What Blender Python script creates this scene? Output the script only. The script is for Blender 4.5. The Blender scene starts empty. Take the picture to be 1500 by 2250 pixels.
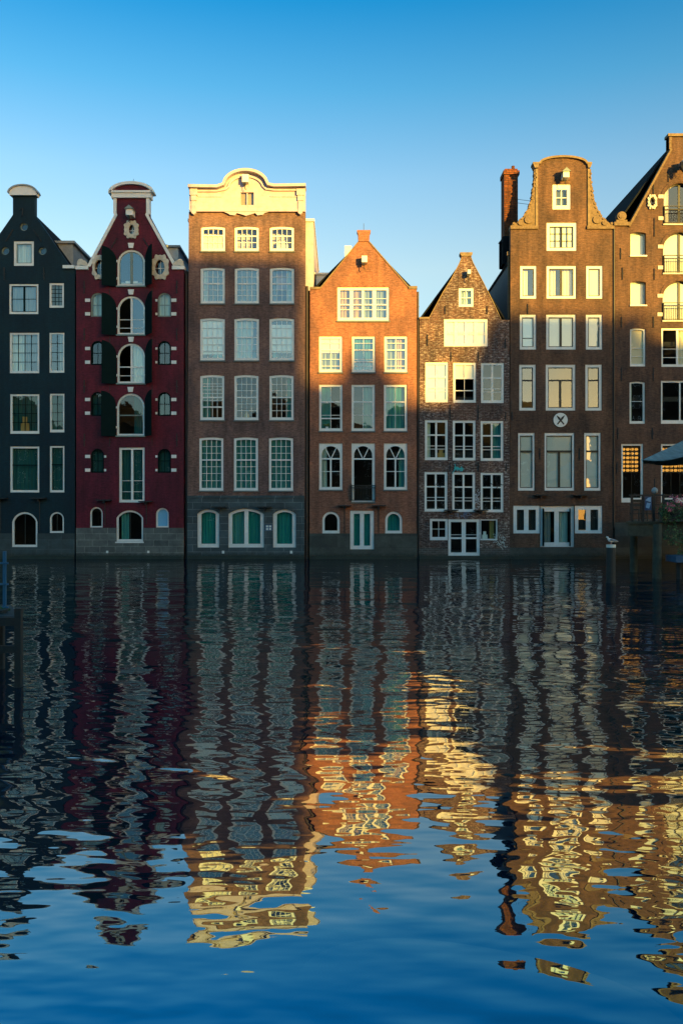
import bpy, bmesh, math, random
from mathutils import Vector, Matrix
from mathutils.geometry import tessellate_polygon
random.seed(7)
R = math.radians
sc = bpy.context.scene
COL = sc.collection
# ------------------------------------------------------------------ camera
CZ, CD, F = 2.4524, 45.0, 1890.0
cam = bpy.data.cameras.new('camera'); co = bpy.data.objects.new('camera', cam); COL.objects.link(co)
co.location = (0, -CD, CZ); co.rotation_euler = (R(90), 0, 0)
cam.sensor_fit = 'VERTICAL'; cam.sensor_height = 36; cam.lens = 36 * F / 2250
cam.clip_start = .1; cam.clip_end = 5000
sc.camera = co
def PX(px): return (px - 750) / 42.0          # metres along the row of fronts
def PZ(py): return (1228 - py) / 42.0         # metres above the water, at the fronts
def P(pts): return [(PX(a), PZ(b)) for a, b in pts]
def at(px, py, Y):                            # a point at depth Y
    d = Y + CD
    return Vector(((px - 750) * d / F, Y, CZ + (1125 - py) * d / F))
# ------------------------------------------------------------------ light
AZ, EL = 36.0, 5.5
s = Vector((math.sin(R(AZ)) * math.cos(R(EL)), -math.cos(R(AZ)) * math.cos(R(EL)), math.sin(R(EL))))
sun = bpy.data.lights.new('sun', 'SUN'); so = bpy.data.objects.new('sun', sun); COL.objects.link(so)
so.rotation_euler = s.to_track_quat('Z', 'Y').to_euler(); so.location = (30, -60, 40)
sun.energy = 4.9; sun.angle = R(.7); sun.color = (1, .59, .10)
w = bpy.data.worlds.new('World'); sc.world = w; w.use_nodes = True
nt = w.node_tree; N = nt.nodes; L = nt.links
sky = N.new('ShaderNodeTexSky'); sky.sky_type = 'NISHITA'; sky.sun_disc = False
sky.sun_elevation = R(EL); sky.sun_rotation = R(180 - AZ); sky.dust_density = 1.0; sky.ozone_density = 2.0
tc = N.new('ShaderNodeTexCoord'); sp = N.new('ShaderNodeSeparateXYZ'); L.new(tc.outputs['Generated'], sp.inputs[0])
rp = N.new('ShaderNodeValToRGB'); L.new(sp.outputs['Z'], rp.inputs[0])
# clear evening air: white low down, deep blue higher up
stops = [(0.0, (1.1, 1.1, 1.3)), (.13, (1.6, 1.5, 1.42)), (.27, (2.0, 1.72, 1.46)), (.36, (1.45, 1.65, 1.62)),
         (.44, (.60, 1.42, 1.62)), (.52, (.05, 1.08, 1.56)), (.75, (.06, .46, .60)), (1.0, (.05, .34, .42))]
e = rp.color_ramp.elements
e[0].position = 0; stops = [(q, tuple(x * .79 for x in c)) for q, c in stops]; e[0].color = tuple(c / 2.2 for c in stops[0][1]) + (1,)
e[1].position = 1; e[1].color = tuple(c / 2.2 for c in stops[-1][1]) + (1,)
for p_, c_ in stops[1:-1]:
    k = e.new(p_); k.color = tuple(c / 2.2 for c in c_) + (1,)
mx = N.new('ShaderNodeMix'); mx.data_type = 'RGBA'; mx.blend_type = 'MULTIPLY'; mx.inputs[0].default_value = 1
L.new(sky.outputs[0], mx.inputs[6]); L.new(rp.outputs[0], mx.inputs[7])
# the half of the sky behind the viewer: bluer overhead
rp2 = N.new('ShaderNodeValToRGB'); L.new(sp.outputs['Z'], rp2.inputs[0]); e2 = rp2.color_ramp.elements
st2 = [(0.0, (1.25, 1.35, 1.5)), (.14, (1.35, 1.65, 1.75)), (.27, (1.1, 1.75, 1.9)), (.42, (.60, 1.65, 1.95)), (.75, (.25, 1.2, 1.45)), (1.0, (.18, .9, 1.05))]
st2 = [(q, tuple(x * .90 for x in c)) for q, c in st2]; e2[0].position = 0; e2[0].color = tuple(c / 2.2 for c in st2[0][1]) + (1,); e2[1].position = 1; e2[1].color = tuple(c / 2.2 for c in st2[-1][1]) + (1,)
for p_, c_ in st2[1:-1]: k = e2.new(p_); k.color = tuple(c / 2.2 for c in c_) + (1,)
mb_ = N.new('ShaderNodeMapRange'); mb_.interpolation_type = 'SMOOTHSTEP'; mb_.inputs[1].default_value = .25; mb_.inputs[2].default_value = -.35; L.new(sp.outputs['Y'], mb_.inputs[0])
mh = N.new('ShaderNodeMix'); mh.data_type = 'RGBA'; L.new(mb_.outputs[0], mh.inputs[0]); L.new(rp.outputs[0], mh.inputs[6]); L.new(rp2.outputs[0], mh.inputs[7])
# warm air round the low sun
dp = N.new('ShaderNodeVectorMath'); dp.operation = 'DOT_PRODUCT'; L.new(tc.outputs['Generated'], dp.inputs[0]); dp.inputs[1].default_value = s
mr = N.new('ShaderNodeMapRange'); mr.interpolation_type = 'SMOOTHSTEP'; mr.inputs[1].default_value = .86; mr.inputs[2].default_value = .98; L.new(dp.outputs['Value'], mr.inputs[0])
mw = N.new('ShaderNodeMix'); mw.data_type = 'RGBA'; L.new(mr.outputs[0], mw.inputs[0]); L.new(mh.outputs[2], mw.inputs[6]); mw.inputs[7].default_value = (.62, .46, .20, 1)
L.new(mw.outputs[2], mx.inputs[7])
sc_ = N.new('ShaderNodeVectorMath'); sc_.operation = 'SCALE'; sc_.inputs[3].default_value = 2.2
L.new(mx.outputs[2], sc_.inputs[0]); L.new(sc_.outputs[0], N['Background'].inputs[0])
N['Background'].inputs[1].default_value = .1
sc.view_settings.view_transform = 'Standard'; sc.view_settings.look = 'None'
sc.view_settings.exposure = 1.62; sc.view_settings.gamma = 1
sc.cycles.use_denoising = True
sc.cycles.max_bounces = 8; sc.cycles.transparent_max_bounces = 16
sc.cycles.caustics_reflective = False; sc.cycles.caustics_refractive = False

# ------------------------------------------------------------------ materials
def base(name):
    m = bpy.data.materials.new(name); m.use_nodes = True
    n = m.node_tree.nodes; l = m.node_tree.links
    return m, n, l, n['Principled BSDF']
def coords(n, l, wall=False):
    t = n.new('ShaderNodeTexCoord')
    if not wall: return t.outputs['Object']
    q = n.new('ShaderNodeSeparateXYZ'); l.new(t.outputs['Object'], q.inputs[0])
    ad = n.new('ShaderNodeMath'); l.new(q.outputs[0], ad.inputs[0]); l.new(q.outputs[1], ad.inputs[1])
    cb = n.new('ShaderNodeCombineXYZ'); l.new(ad.outputs[0], cb.inputs[0]); l.new(q.outputs[2], cb.inputs[1])
    return cb.outputs[0]
def noise(n, l, v, scale, detail=4, rough=.6):
    t = n.new('ShaderNodeTexNoise'); t.inputs['Scale'].default_value = scale
    t.inputs['Detail'].default_value = detail; t.inputs['Roughness'].default_value = rough
    l.new(v, t.inputs['Vector']); return t.outputs['Fac']
def ramp(n, l, f, a, b, ca=(0, 0, 0, 1), cb=(1, 1, 1, 1)):
    r = n.new('ShaderNodeValToRGB'); r.color_ramp.elements[0].position = a; r.color_ramp.elements[1].position = b
    r.color_ramp.elements[0].color = ca; r.color_ramp.elements[1].color = cb; l.new(f, r.inputs[0]); return r.outputs[0]
def mix(n, l, f, a, b, mode='MIX'):
    x = n.new('ShaderNodeMix'); x.data_type = 'RGBA'; x.blend_type = mode
    for i, v in ((0, f), (6, a), (7, b)):
        if isinstance(v, (int, float, tuple)): x.inputs[i].default_value = v if not isinstance(v, tuple) else v[:3] + (1,)
        else: l.new(v, x.inputs[i])
    return x.outputs[2]
def bump(n, l, bs, h, strength=.4, dist=.02):
    b = n.new('ShaderNodeBump'); b.inputs['Strength'].default_value = strength; b.inputs['Distance'].default_value = dist
    l.new(h, b.inputs['Height']); l.new(b.outputs[0], bs.inputs['Normal'])
def plain(name, c, rough=.6, var=.25, scale=3, metal=0.0, spec=.4):
    m, n, l, bs = base(name); v = coords(n, l)
    f = noise(n, l, v, scale); f2 = noise(n, l, v, scale * 9, 3)
    k = tuple(x * (1 - var) for x in c); k2 = tuple(min(1, x * (1 + var * .6)) for x in c)
    a = mix(n, l, ramp(n, l, f, .3, .7), k, k2)
    a = mix(n, l, .35, a, mix(n, l, ramp(n, l, f2, .35, .65), k, k2))
    l.new(a, bs.inputs['Base Color']); bs.inputs['Roughness'].default_value = rough
    bs.inputs['Metallic'].default_value = metal; bs.inputs['Specular IOR Level'].default_value = spec
    bump(n, l, bs, f2, .25, .01)
    return m
def brick(name, c1, c2, mortar, bw=.21, bh=.065, ms=.012, patch=None, patch_amt=.3, stain=.5, bumpy=.5, seed=0, rough=.85):
    m, n, l, bs = base(name); v = coords(n, l, True)
    b = n.new('ShaderNodeTexBrick'); l.new(v, b.inputs['Vector'])
    b.inputs['Scale'].default_value = 1; b.inputs['Brick Width'].default_value = bw; b.inputs['Row Height'].default_value = bh
    b.inputs['Mortar Size'].default_value = ms; b.inputs['Mortar Smooth'].default_value = .2; b.inputs['Bias'].default_value = 0
    b.inputs['Color1'].default_value = c1 + (1,); b.inputs['Color2'].default_value = c2 + (1,); b.inputs['Mortar'].default_value = mortar + (1,)
    col = b.outputs['Color']
    mp = n.new('ShaderNodeMapping'); mp.inputs['Location'].default_value = (seed * 3.7, seed * 1.3, 0); l.new(v, mp.inputs[0]); v2 = mp.outputs[0]
    # courses of differing tone, and single odd bricks
    ms_ = n.new('ShaderNodeMapping'); ms_.inputs['Scale'].default_value = (5.2, 15.4, 1); l.new(v2, ms_.inputs[0])
    odd = noise(n, l, ms_.outputs[0], 1.0, 5, .8)
    col = mix(n, l, ramp(n, l, odd, .38, .60), mix(n, l, .5, col, (0, 0, 0)), col)
    if patch:
        pm = n.new('ShaderNodeMapping'); pm.inputs['Scale'].default_value = (4.0, 11, 1); l.new(v2, pm.inputs[0])
        pn = noise(n, l, pm.outputs[0], 1.3, 5, .75); rg = noise(n, l, v2, .45, 3)
        th = n.new('ShaderNodeMath'); th.operation = 'MULTIPLY'; l.new(ramp(n, l, pn, .5, .6), th.inputs[0]); l.new(ramp(n, l, rg, .3, .6), th.inputs[1])
        th2 = n.new('ShaderNodeMath'); th2.operation = 'MULTIPLY'; l.new(th.outputs[0], th2.inputs[0]); th2.inputs[1].default_value = patch_amt
        col = mix(n, l, th2.outputs[0], col, patch)
    st = n.new('ShaderNodeMapping'); st.inputs['Scale'].default_value = (1.3, .35, 1); l.new(v2, st.inputs[0])
    sn = noise(n, l, st.outputs[0], 1.1, 6, .65)
    col = mix(n, l, ramp(n, l, sn, .38, .62, (1, 1, 1, 1), (1 - stain, 1 - stain, 1 - stain, 1)), (0, 0, 0), col) if False else mix(n, l, 1.0, col, ramp(n, l, sn, .36, .66, (1, 1, 1, 1), (1 - stain, 1 - stain * .95, 1 - stain * .9, 1)), 'MULTIPLY')
    pt = noise(n, l, v2, .42, 3, .5)          # repointed and repaired areas of wall
    col = mix(n, l, 1.0, col, ramp(n, l, pt, .46, .54, (.86, .88, .92, 1), (1.14, 1.08, 1.02, 1)), 'MULTIPLY')
    sk = n.new('ShaderNodeMapping'); sk.inputs['Scale'].default_value = (4.5, .45, 1); l.new(v2, sk.inputs[0])   # rain streaks and soot
    col = mix(n, l, 1.0, col, ramp(n, l, noise(n, l, sk.outputs[0], 1.0, 5, .7), .45, .75, (1.12, 1.1, 1.08, 1), (1 - stain * .8, 1 - stain * .78, 1 - stain * .75, 1)), 'MULTIPLY')
    l.new(col, bs.inputs['Base Color']); bs.inputs['Roughness'].default_value = rough; bs.inputs['Specular IOR Level'].default_value = .25
    hb = n.new('ShaderNodeMath'); hb.operation = 'SUBTRACT'; hn = noise(n, l, v, 18, 3); l.new(hn, hb.inputs[0]); l.new(b.outputs['Fac'], hb.inputs[1])
    bump(n, l, bs, hb.outputs[0], bumpy, .015)
    return m
def stone(name, c, bw=.9, bh=.4, joint=(.03, .04, .045), wet=True, seed=0, jm=.018, var=.4):
    m, n, l, bs = base(name); v = coords(n, l, True)
    b = n.new('ShaderNodeTexBrick'); l.new(v, b.inputs['Vector']); b.inputs['Scale'].default_value = 1
    b.inputs['Brick Width'].default_value = bw; b.inputs['Row Height'].default_value = bh; b.inputs['Mortar Size'].default_value = jm
    d = tuple(x * (1 - var) for x in c)
    b.inputs['Color1'].default_value = c + (1,); b.inputs['Color2'].default_value = d + (1,); b.inputs['Mortar'].default_value = joint + (1,)
    mp = n.new('ShaderNodeMapping'); mp.inputs['Location'].default_value = (seed * 2.1, seed, 0); l.new(v, mp.inputs[0])
    f = noise(n, l, mp.outputs[0], 1.6, 6, .7)
    col = mix(n, l, 1.0, b.outputs['Color'], ramp(n, l, f, .3, .7, (.5, .5, .5, 1), (1.3, 1.3, 1.25, 1)), 'MULTIPLY')
    if wet:   # algae line just above the water
        q = n.new('ShaderNodeSeparateXYZ'); l.new(v, q.inputs[0])
        f3 = noise(n, l, mp.outputs[0], 5, 4); ad = n.new('ShaderNodeMath'); l.new(q.outputs[1], ad.inputs[0])
        mu = n.new('ShaderNodeMath'); mu.operation = 'MULTIPLY'; mu.inputs[1].default_value = -.35; l.new(f3, mu.inputs[0]); l.new(mu.outputs[0], ad.inputs[1])
        g = n.new('ShaderNodeMapRange'); l.new(ad.outputs[0], g.inputs[0]); g.inputs[1].default_value = -.05; g.inputs[2].default_value = .18
        col = mix(n, l, g.outputs[0], (.012, .02, .014), col)
    l.new(col, bs.inputs['Base Color']); bs.inputs['Roughness'].default_value = .7
    bump(n, l, bs, f, .4, .02)
    return m
def glass_mat(name, tint, ior=2.0, wob=.004, rough=.0):
    m = bpy.data.materials.new(name); m.use_nodes = True; n = m.node_tree.nodes; l = m.node_tree.links
    n.remove(n['Principled BSDF']); out = n['Material Output']
    tr = n.new('ShaderNodeBsdfTransparent'); tr.inputs[0].default_value = tint + (1,)
    gl = n.new('ShaderNodeBsdfGlossy'); gl.inputs['Roughness'].default_value = rough; gl.inputs[0].default_value = (1, 1, 1, 1)
    ge = n.new('ShaderNodeNewGeometry'); dt = n.new('ShaderNodeVectorMath'); dt.operation = 'DOT_PRODUCT'; l.new(ge.outputs['Normal'], dt.inputs[0]); l.new(ge.outputs['Incoming'], dt.inputs[1])
    def mt(op, a, b):
        q = n.new('ShaderNodeMath'); q.operation = op
        for i, x in enumerate((a, b)):
            if isinstance(x, (int, float)): q.inputs[i].default_value = x
            elif x is not None: l.new(x, q.inputs[i])
        return q.outputs[0]
    r0 = ((ior - 1) / (ior + 1)) ** 2      # Schlick, the same from both sides of the pane
    fac = mt('ADD', mt('MULTIPLY', mt('POWER', mt('SUBTRACT', 1, mt('ABSOLUTE', dt.outputs['Value'], None)), 5), 1 - r0), r0)
    v = coords(n, l); f = noise(n, l, v, 1.6, 2)
    b = n.new('ShaderNodeBump'); b.inputs['Strength'].default_value = 1; b.inputs['Distance'].default_value = wob
    l.new(f, b.inputs['Height']); l.new(b.outputs[0], gl.inputs['Normal'])
    x = n.new('ShaderNodeMixShader'); l.new(fac, x.inputs[0]); l.new(tr.outputs[0], x.inputs[1]); l.new(gl.outputs[0], x.inputs[2])
    l.new(x.outputs[0], out.inputs[0]); return m
def cloth(name, c, rough=.9):
    m, n, l, bs = base(name); v = coords(n, l)
    mp = n.new('ShaderNodeMapping'); mp.inputs['Scale'].default_value = (14, 1, .5); l.new(v, mp.inputs[0])
    f = noise(n, l, mp.outputs[0], 1.2, 3)
    l.new(mix(n, l, ramp(n, l, f, .3, .7), tuple(x * .6 for x in c), c), bs.inputs['Base Color'])
    bs.inputs['Roughness'].default_value = rough; bs.inputs['Specular IOR Level'].default_value = .1
    return m
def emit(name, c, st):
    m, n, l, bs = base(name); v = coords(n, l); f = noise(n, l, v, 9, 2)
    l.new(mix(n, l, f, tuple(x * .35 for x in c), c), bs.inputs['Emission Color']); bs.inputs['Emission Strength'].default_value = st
    bs.inputs['Base Color'].default_value = (.2, .1, .03, 1); return m

M = {}
M['teal_paint'] = brick('black_teal_painted_brick', (.002, .026, .042), (.002, .023, .037), (.002, .019, .031), stain=.35, bumpy=.25, seed=1, rough=.6)
M['burgundy'] = brick('burgundy_painted_brick', (.135, .011, .030), (.125, .010, .027), (.11, .009, .024), stain=.4, bumpy=.25, seed=2, rough=.6)
M['brown_brick'] = brick('brown_purple_brick', (.245, .138, .124), (.185, .104, .096), (.23, .165, .14), seed=3, stain=.4)
M['red_brick'] = brick('orange_red_brick', (.37, .148, .094), (.30, .118, .076), (.31, .18, .12), seed=4, stain=.25)
M['patchy_brick'] = brick('weathered_patchy_brick', (.155, .072, .056), (.10, .050, .043), (.20, .145, .12), bh=.085, bw=.26, ms=.018, patch=(.66, .56, .50), patch_amt=.7, stain=.5, bumpy=.9, seed=5)
M['dark_brick'] = brick('dark_brown_brick', (.168, .092, .060), (.125, .070, .048), (.15, .105, .078), seed=6, stain=.4)
M['grey_brick'] = brick('grey_brown_brick', (.158, .088, .062), (.12, .069, .051), (.14, .097, .073), seed=8, stain=.4)
M['chimney_brick'] = brick('orange_chimney_brick', (.40, .115, .03), (.22, .06, .018), (.16, .08, .04), bh=.11, bw=.28, ms=.02, seed=9, stain=.75, bumpy=1)
M['side_brick'] = brick('plain_side_brick', (.12, .07, .05), (.09, .055, .04), (.10, .08, .06), seed=10)
M['white'] = plain('cream_white_paint', (.70, .73, .71), .45, .12, 4)
M['cream'] = plain('cream_stucco', (.45, .39, .46), .6, .25, 4)
M['green_paint'] = plain('dark_green_paint', (.003, .013, .014), .7, .2, 3, spec=.04)
M['grey_green'] = plain('grey_green_paint', (.18, .24, .22), .45, .15, 3)
M['dark_frame'] = plain('dark_brown_sash_paint', (.02, .022, .016), .4, .2, 3)
M['iron'] = plain('black_iron', (.014, .014, .014), .5, .3, 6)
M['slate'] = plain('dark_slate_roof', (.014, .017, .020), .9, .4, 5, spec=.05)
M['slate_wall'] = plain('blue_grey_cladding', (.035, .048, .062), .7, .2, 2)
M['zinc'] = plain('grey_zinc_sheet', (.30, .33, .34), .5, .3, 2)
M['pipe'] = plain('brown_drainpipe', (.05, .04, .034), .6, .4, 4)
M['sill'] = plain('blue_grey_stone_sill', (.12, .14, .14), .7, .25, 5)
M['coping'] = plain('weathered_coping_stone', (.20, .15, .085), .8, .5, 6)
M['pale_stone'] = plain('pale_painted_stone', (.56, .54, .46), .7, .3, 6)
M['ornament'] = plain('weathered_sandstone', (.17, .12, .065), .8, .6, 9)
M['blue_stone'] = stone('blue_grey_ashlar', (.045, .075, .088), .95, .37, (.10, .13, .14), seed=1)
M['grey_stone'] = stone('grey_ashlar', (.10, .12, .12), .8, .33, (.16, .18, .17), seed=2)
M['green_stone'] = stone('mossy_grey_base', (.055, .065, .055), 1.4, .6, (.04, .045, .04), seed=3, var=.5)
M['black_stone'] = stone('dark_teal_base', (.03, .055, .062), 1.3, .5, (.05, .07, .075), seed=4)
M['mix_stone'] = stone('weathered_brick_base', (.085, .07, .06), .3, .1, (.12, .11, .10), seed=6, var=.5)
M['algae'] = plain('wet_algae_stone', (.014, .024, .016), .5, .5, 3)
M['glass'] = glass_mat('window_glass', (.93, 1.0, .98), 1.8, .002)
M['glass_shiny'] = glass_mat('bright_window_glass', (.95, 1.0, .97), 2.35, .0015)
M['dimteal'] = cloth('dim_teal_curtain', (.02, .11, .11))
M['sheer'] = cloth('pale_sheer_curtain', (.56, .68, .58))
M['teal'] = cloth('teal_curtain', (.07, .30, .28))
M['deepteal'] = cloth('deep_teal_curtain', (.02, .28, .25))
M['gold'] = cloth('ochre_curtain', (.45, .30, .10))
M['greyc'] = cloth('grey_green_curtain', (.22, .27, .25))
M['cream_blind'] = plain('cream_roller_blind', (.80, .70, .50), .8, .05, 1)
M['white_blind'] = plain('white_roller_blind', (.66, .70, .64), .8, .05, 1)
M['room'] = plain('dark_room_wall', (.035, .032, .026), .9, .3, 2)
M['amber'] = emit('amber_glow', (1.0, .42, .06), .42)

# ------------------------------------------------------------------ mesh builder
class MB:
    def __init__(s): s.v = []; s.f = []
    def add(s, vs, fs):
        k = len(s.v); s.v += [tuple(v) for v in vs]; s.f += [tuple(i + k for i in f) for f in fs]
    def box(s, x0, x1, y0, y1, z0, z1):
        s.add([(x0, y0, z0), (x1, y0, z0), (x1, y1, z0), (x0, y1, z0), (x0, y0, z1), (x1, y0, z1), (x1, y1, z1), (x0, y1, z1)],
              [(0, 1, 5, 4), (1, 2, 6, 5), (2, 3, 7, 6), (3, 0, 4, 7), (4, 5, 6, 7), (3, 2, 1, 0)])
    def pbox(s, px0, py0, px1, py1, y0, y1): s.box(PX(px0), PX(px1), y0, y1, PZ(py1), PZ(py0))
    def prism(s, out, y0, y1, holes=()):
        loops = [out] + list(holes); flat = [p for lp in loops for p in lp]
        tris = tessellate_polygon([[Vector((p[0], p[1], 0)) for p in lp] for lp in loops])
        n = len(flat); ft = []
        for t in tris:
            a, b, c = (flat[i] for i in t)
            ar = (b[0] - a[0]) * (c[1] - a[1]) - (b[1] - a[1]) * (c[0] - a[0])
            if abs(ar) < 1e-9: continue
            ft.append(t if ar > 0 else (t[0], t[2], t[1]))
        fs = [tuple(t) for t in ft] + [(t[0] + n, t[2] + n, t[1] + n) for t in ft]
        k = 0
        for li, lp in enumerate(loops):
            m = len(lp); ar = sum(lp[i][0] * lp[(i + 1) % m][1] - lp[(i + 1) % m][0] * lp[i][1] for i in range(m))
            flip = (ar > 0) == (li == 0)
            for i in range(m):
                a, b = k + i, k + (i + 1) % m
                fs.append((b, a, a + n, b + n) if flip else (a, b, b + n, a + n))
            k += m
        s.add([(p[0], y0, p[1]) for p in flat] + [(p[0], y1, p[1]) for p in flat], fs)
    def band(s, pts, w, y0, y1):      # strip of width w to the right-hand side of the polyline
        n = len(pts); off = []
        for i in range(n):
            d = Vector((0, 0))
            for a, b in ((i - 1, i), (i, i + 1)):
                if a >= 0 and b < n:
                    q = Vector(pts[b]) - Vector(pts[a])
                    if q.length > 1e-6: d += q.normalized()
            d.normalize(); off.append((pts[i][0] + d.y * w, pts[i][1] - d.x * w))
        vs = [(p[0], y0, p[1]) for p in pts] + [(p[0], y0, p[1]) for p in off] + [(p[0], y1, p[1]) for p in pts] + [(p[0], y1, p[1]) for p in off]
        fs = []
        for i in range(n - 1):
            a, b, c, d = i, i + 1, n + i, n + i + 1
            fs += [(c, d, b, a), (2 * n + a, 2 * n + b, 2 * n + d, 2 * n + c), (a, b, 2 * n + b, 2 * n + a), (c, 2 * n + c, 2 * n + d, d)]
        fs += [(0, 2 * n, 3 * n, n), (n - 1, 2 * n - 1, 4 * n - 1, 3 * n - 1)]
        s.add(vs, fs)
    def tube(s, a, b, r0, r1=None, seg=8):
        r1 = r0 if r1 is None else r1; a = Vector(a); b = Vector(b); d = (b - a).normalized()
        u = d.orthogonal().normalized(); v = d.cross(u)
        vs = []
        for p, r in ((a, r0), (b, r1)):
            for i in range(seg):
                t = 2 * math.pi * i / seg; vs.append(p + u * r * math.cos(t) + v * r * math.sin(t))
        fs = [(i, (i + 1) % seg, seg + (i + 1) % seg, seg + i) for i in range(seg)] + [tuple(range(seg))[::-1], tuple(range(seg, 2 * seg))]
        s.add(vs, fs)
    def path(s, pts, rs, seg=10):     # one continuous skin along a path, round sections
        pts = [Vector(p) for p in pts]; n = len(pts); vs = []
        for i, p in enumerate(pts):
            d = (pts[min(n - 1, i + 1)] - pts[max(0, i - 1)]).normalized()
            u = d.cross(Vector((0, 1, 0)));  u = u.normalized() if u.length > .01 else Vector((1, 0, 0)); v = d.cross(u)
            r = rs[i] if isinstance(rs[i], tuple) else (rs[i], rs[i])
            for k in range(seg):
                t = 2 * math.pi * k / seg; vs.append(p + u * r[0] * math.cos(t) + v * r[1] * math.sin(t))
        fs = [(i * seg + k, i * seg + (k + 1) % seg, (i + 1) * seg + (k + 1) % seg, (i + 1) * seg + k) for i in range(n - 1) for k in range(seg)]
        fs += [tuple(range(seg))[::-1], tuple(range((n - 1) * seg, n * seg))]
        s.add(vs, fs)
    def build(s, name, m, parent=None, origin=None, smooth=False):
        me = bpy.data.meshes.new(name); o_ = Vector(origin) if origin is not None else Vector((0, 0, 0))
        me.from_pydata([Vector(v) - o_ for v in s.v], [], s.f); me.update()
        bm = bmesh.new(); bm.from_mesh(me); bmesh.ops.recalc_face_normals(bm, faces=bm.faces); bm.to_mesh(me); bm.free()
        if smooth:
            for p in me.polygons: p.use_smooth = True
        if m: me.materials.append(M[m] if isinstance(m, str) else m)
        o = bpy.data.objects.new(name, me); COL.objects.link(o)
        if parent: o.parent = parent
        elif origin is not None: o.location = origin
        return o
def tag(o, label=None, cat=None, group=None, kind=None):
    if label: o['label'] = label
    if cat: o['category'] = cat
    if group: o['group'] = group
    if kind: o['kind'] = kind
    return o
def empty(name, loc, label, cat, group=None):
    o = bpy.data.objects.new(name, None); COL.objects.link(o); o.location = loc; o.empty_display_size = .3
    return tag(o, label, cat, group)
def arc(cx, cy, rx, ry, a0, a1, n):
    return [(cx + rx * math.cos(R(a0 + (a1 - a0) * i / n)), cy + ry * math.sin(R(a0 + (a1 - a0) * i / n))) for i in range(n + 1)]
def opening(kind, x0, x1, z0, z1, rise=0, n=12):
    if kind == 'rect' or rise <= 0: return [(x0, z0), (x1, z0), (x1, z1), (x0, z1)]
    w2 = (x1 - x0) / 2; cx = (x0 + x1) / 2; rise = min(rise, w2); r = (w2 * w2 + rise * rise) / (2 * rise); zc = z1 - r
    a = math.degrees(math.asin(min(1, w2 / r)))
    return [(x0, z0), (x1, z0)] + arc(cx, zc, r, r, 90 - a, 90 + a, n)
def ellipse(cx, cz, rx, rz, n=20, bumps=0, amp=0):
    return [(cx + rx * math.cos(2 * math.pi * i / n) * (1 + amp * math.cos(bumps * 2 * math.pi * i / n)), cz + rz * math.sin(2 * math.pi * i / n) * (1 + amp * math.cos(bumps * 2 * math.pi * i / n))) for i in range(n)]

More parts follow.
